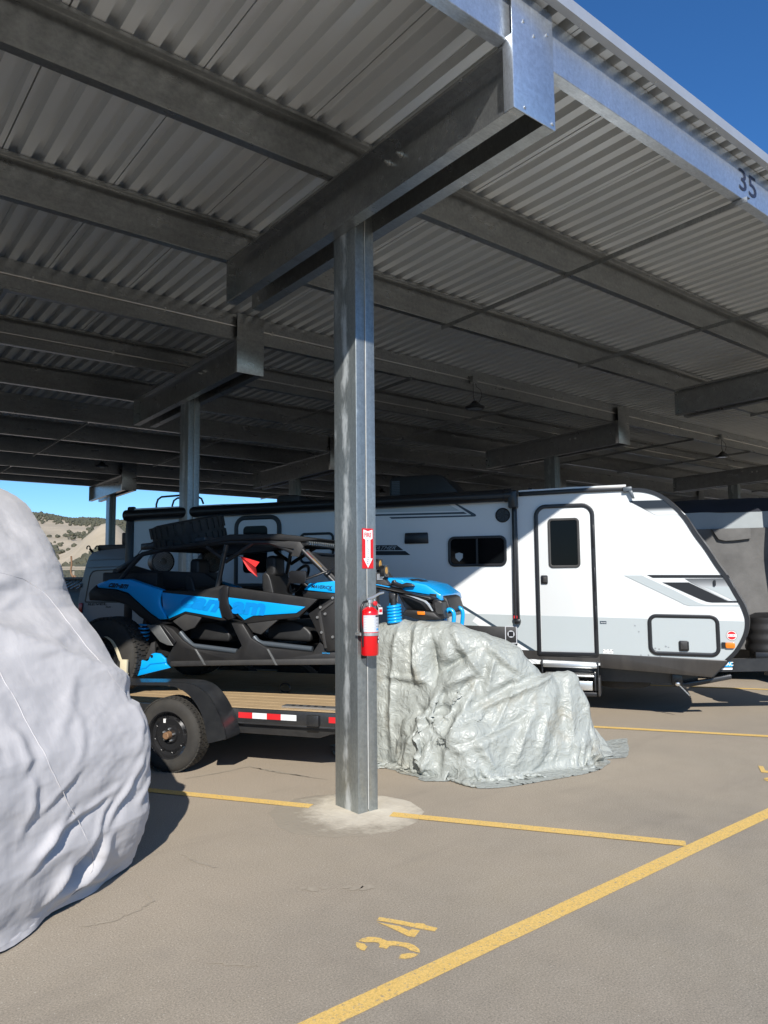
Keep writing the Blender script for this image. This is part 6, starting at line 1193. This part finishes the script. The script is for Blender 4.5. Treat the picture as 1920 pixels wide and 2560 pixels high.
g = G(); g.box(a0, a1, gb + .03, gb + .12, z0 - .1, z1); g.box(a0, a1, gb - .02, gb + .14, z1 - .05, z1 + .03); g.box(a0, a1, gb - .02, gb + 1.8, .45, z0); g.build('black_panel', 'blackm', db, bevel=.01)
for i in range(13):
    u = a0 + .1 + i * .19; g = G(); s0 = AB(u, gb + .02, z0); s1 = AB(u + .52, gb + .02, z1 - .06)
    g.tube([s0, s1], .013, 6); g.build('diagonal_bar', 'silver', db)
for a in (a0 + .3, a1 - .3): g = G(); g.lathe(AB(a, gb + .1, .4), E2, [(0, .2), (.0, .36), (.03, .4), (.22, .4), (.25, .3)], 20); g.build('wheel', 'rubber', db)
pz = thing('leaning_pole', 'thin tan pole with a curved foot beyond the covered vehicle', 'pole', (0, 0, 0)); gp = 24.; P_ = [on(x, y, E2, gp) for x, y in ((178, 1390), (179, 1412), (177, 1424), (178, 1434), (183, 1443), (190, 1448))]
lo = P_[-1]; P_.append(np.array([lo[0] + .5, lo[1], 0.])); g = G(); g.tube(dense(P_, 4), .035, 8); g.build('pole_tube', 'rust', pz, smooth=60)
gr = thing('guard_rail', 'pale double rail fence at the edge of the hillside', 'fence', (12, 60, 0)); yb = 62.
for y in (1418.5, 1423): p = on(195, y, Yv, yb); g = G(); g.box(p[0] - 9, p[0] + 14, yb - .05, yb + .05, p[2] - .06, p[2] + .07, XY); g.build('rail', 'concrete', gr)
for i in range(9): g = G(); x = p[0] - 8.8 + 2.8 * i; g.box(x, x + .14, yb + .05, yb + .18, -.05, p[2] + .25, XY); g.build('post', 'concrete', gr)
# ------------------------------------------------------------------ copies of the covered camper, added behind and off to the left to block light
LB = ('grey covered camper added to block light, right behind the one by the white trailer nose', 'grey covered camper added to block light, third along from the white trailer', 'grey covered camper added to block light, fourth along from the white trailer', 'grey covered camper added to block light in the second row behind the white trailer', 'grey covered camper added to block light in the second row, one stall further along', 'grey covered camper added to block light at the end of the second row', 'unseen grey covered camper added to block light beside the lavender grey covered vehicle', 'unseen grey covered camper added to block light two stalls from the lavender grey covered vehicle')
for lb_, (da, db_) in zip(LB, ((0, 3.68), (.4, 7.36), (-.3, 11.04), (-10.2, 11.0), (-10.6, 14.7), (-10, 18.4), (-6.6, -14.7), (-6.9, -18.4))):
    copy_tree(cv, E1 * da + E2 * db_, None, lb_)['group'] = 'covered campers parked in neighbouring stalls'
cv['group'] = 'covered campers parked in neighbouring stalls'
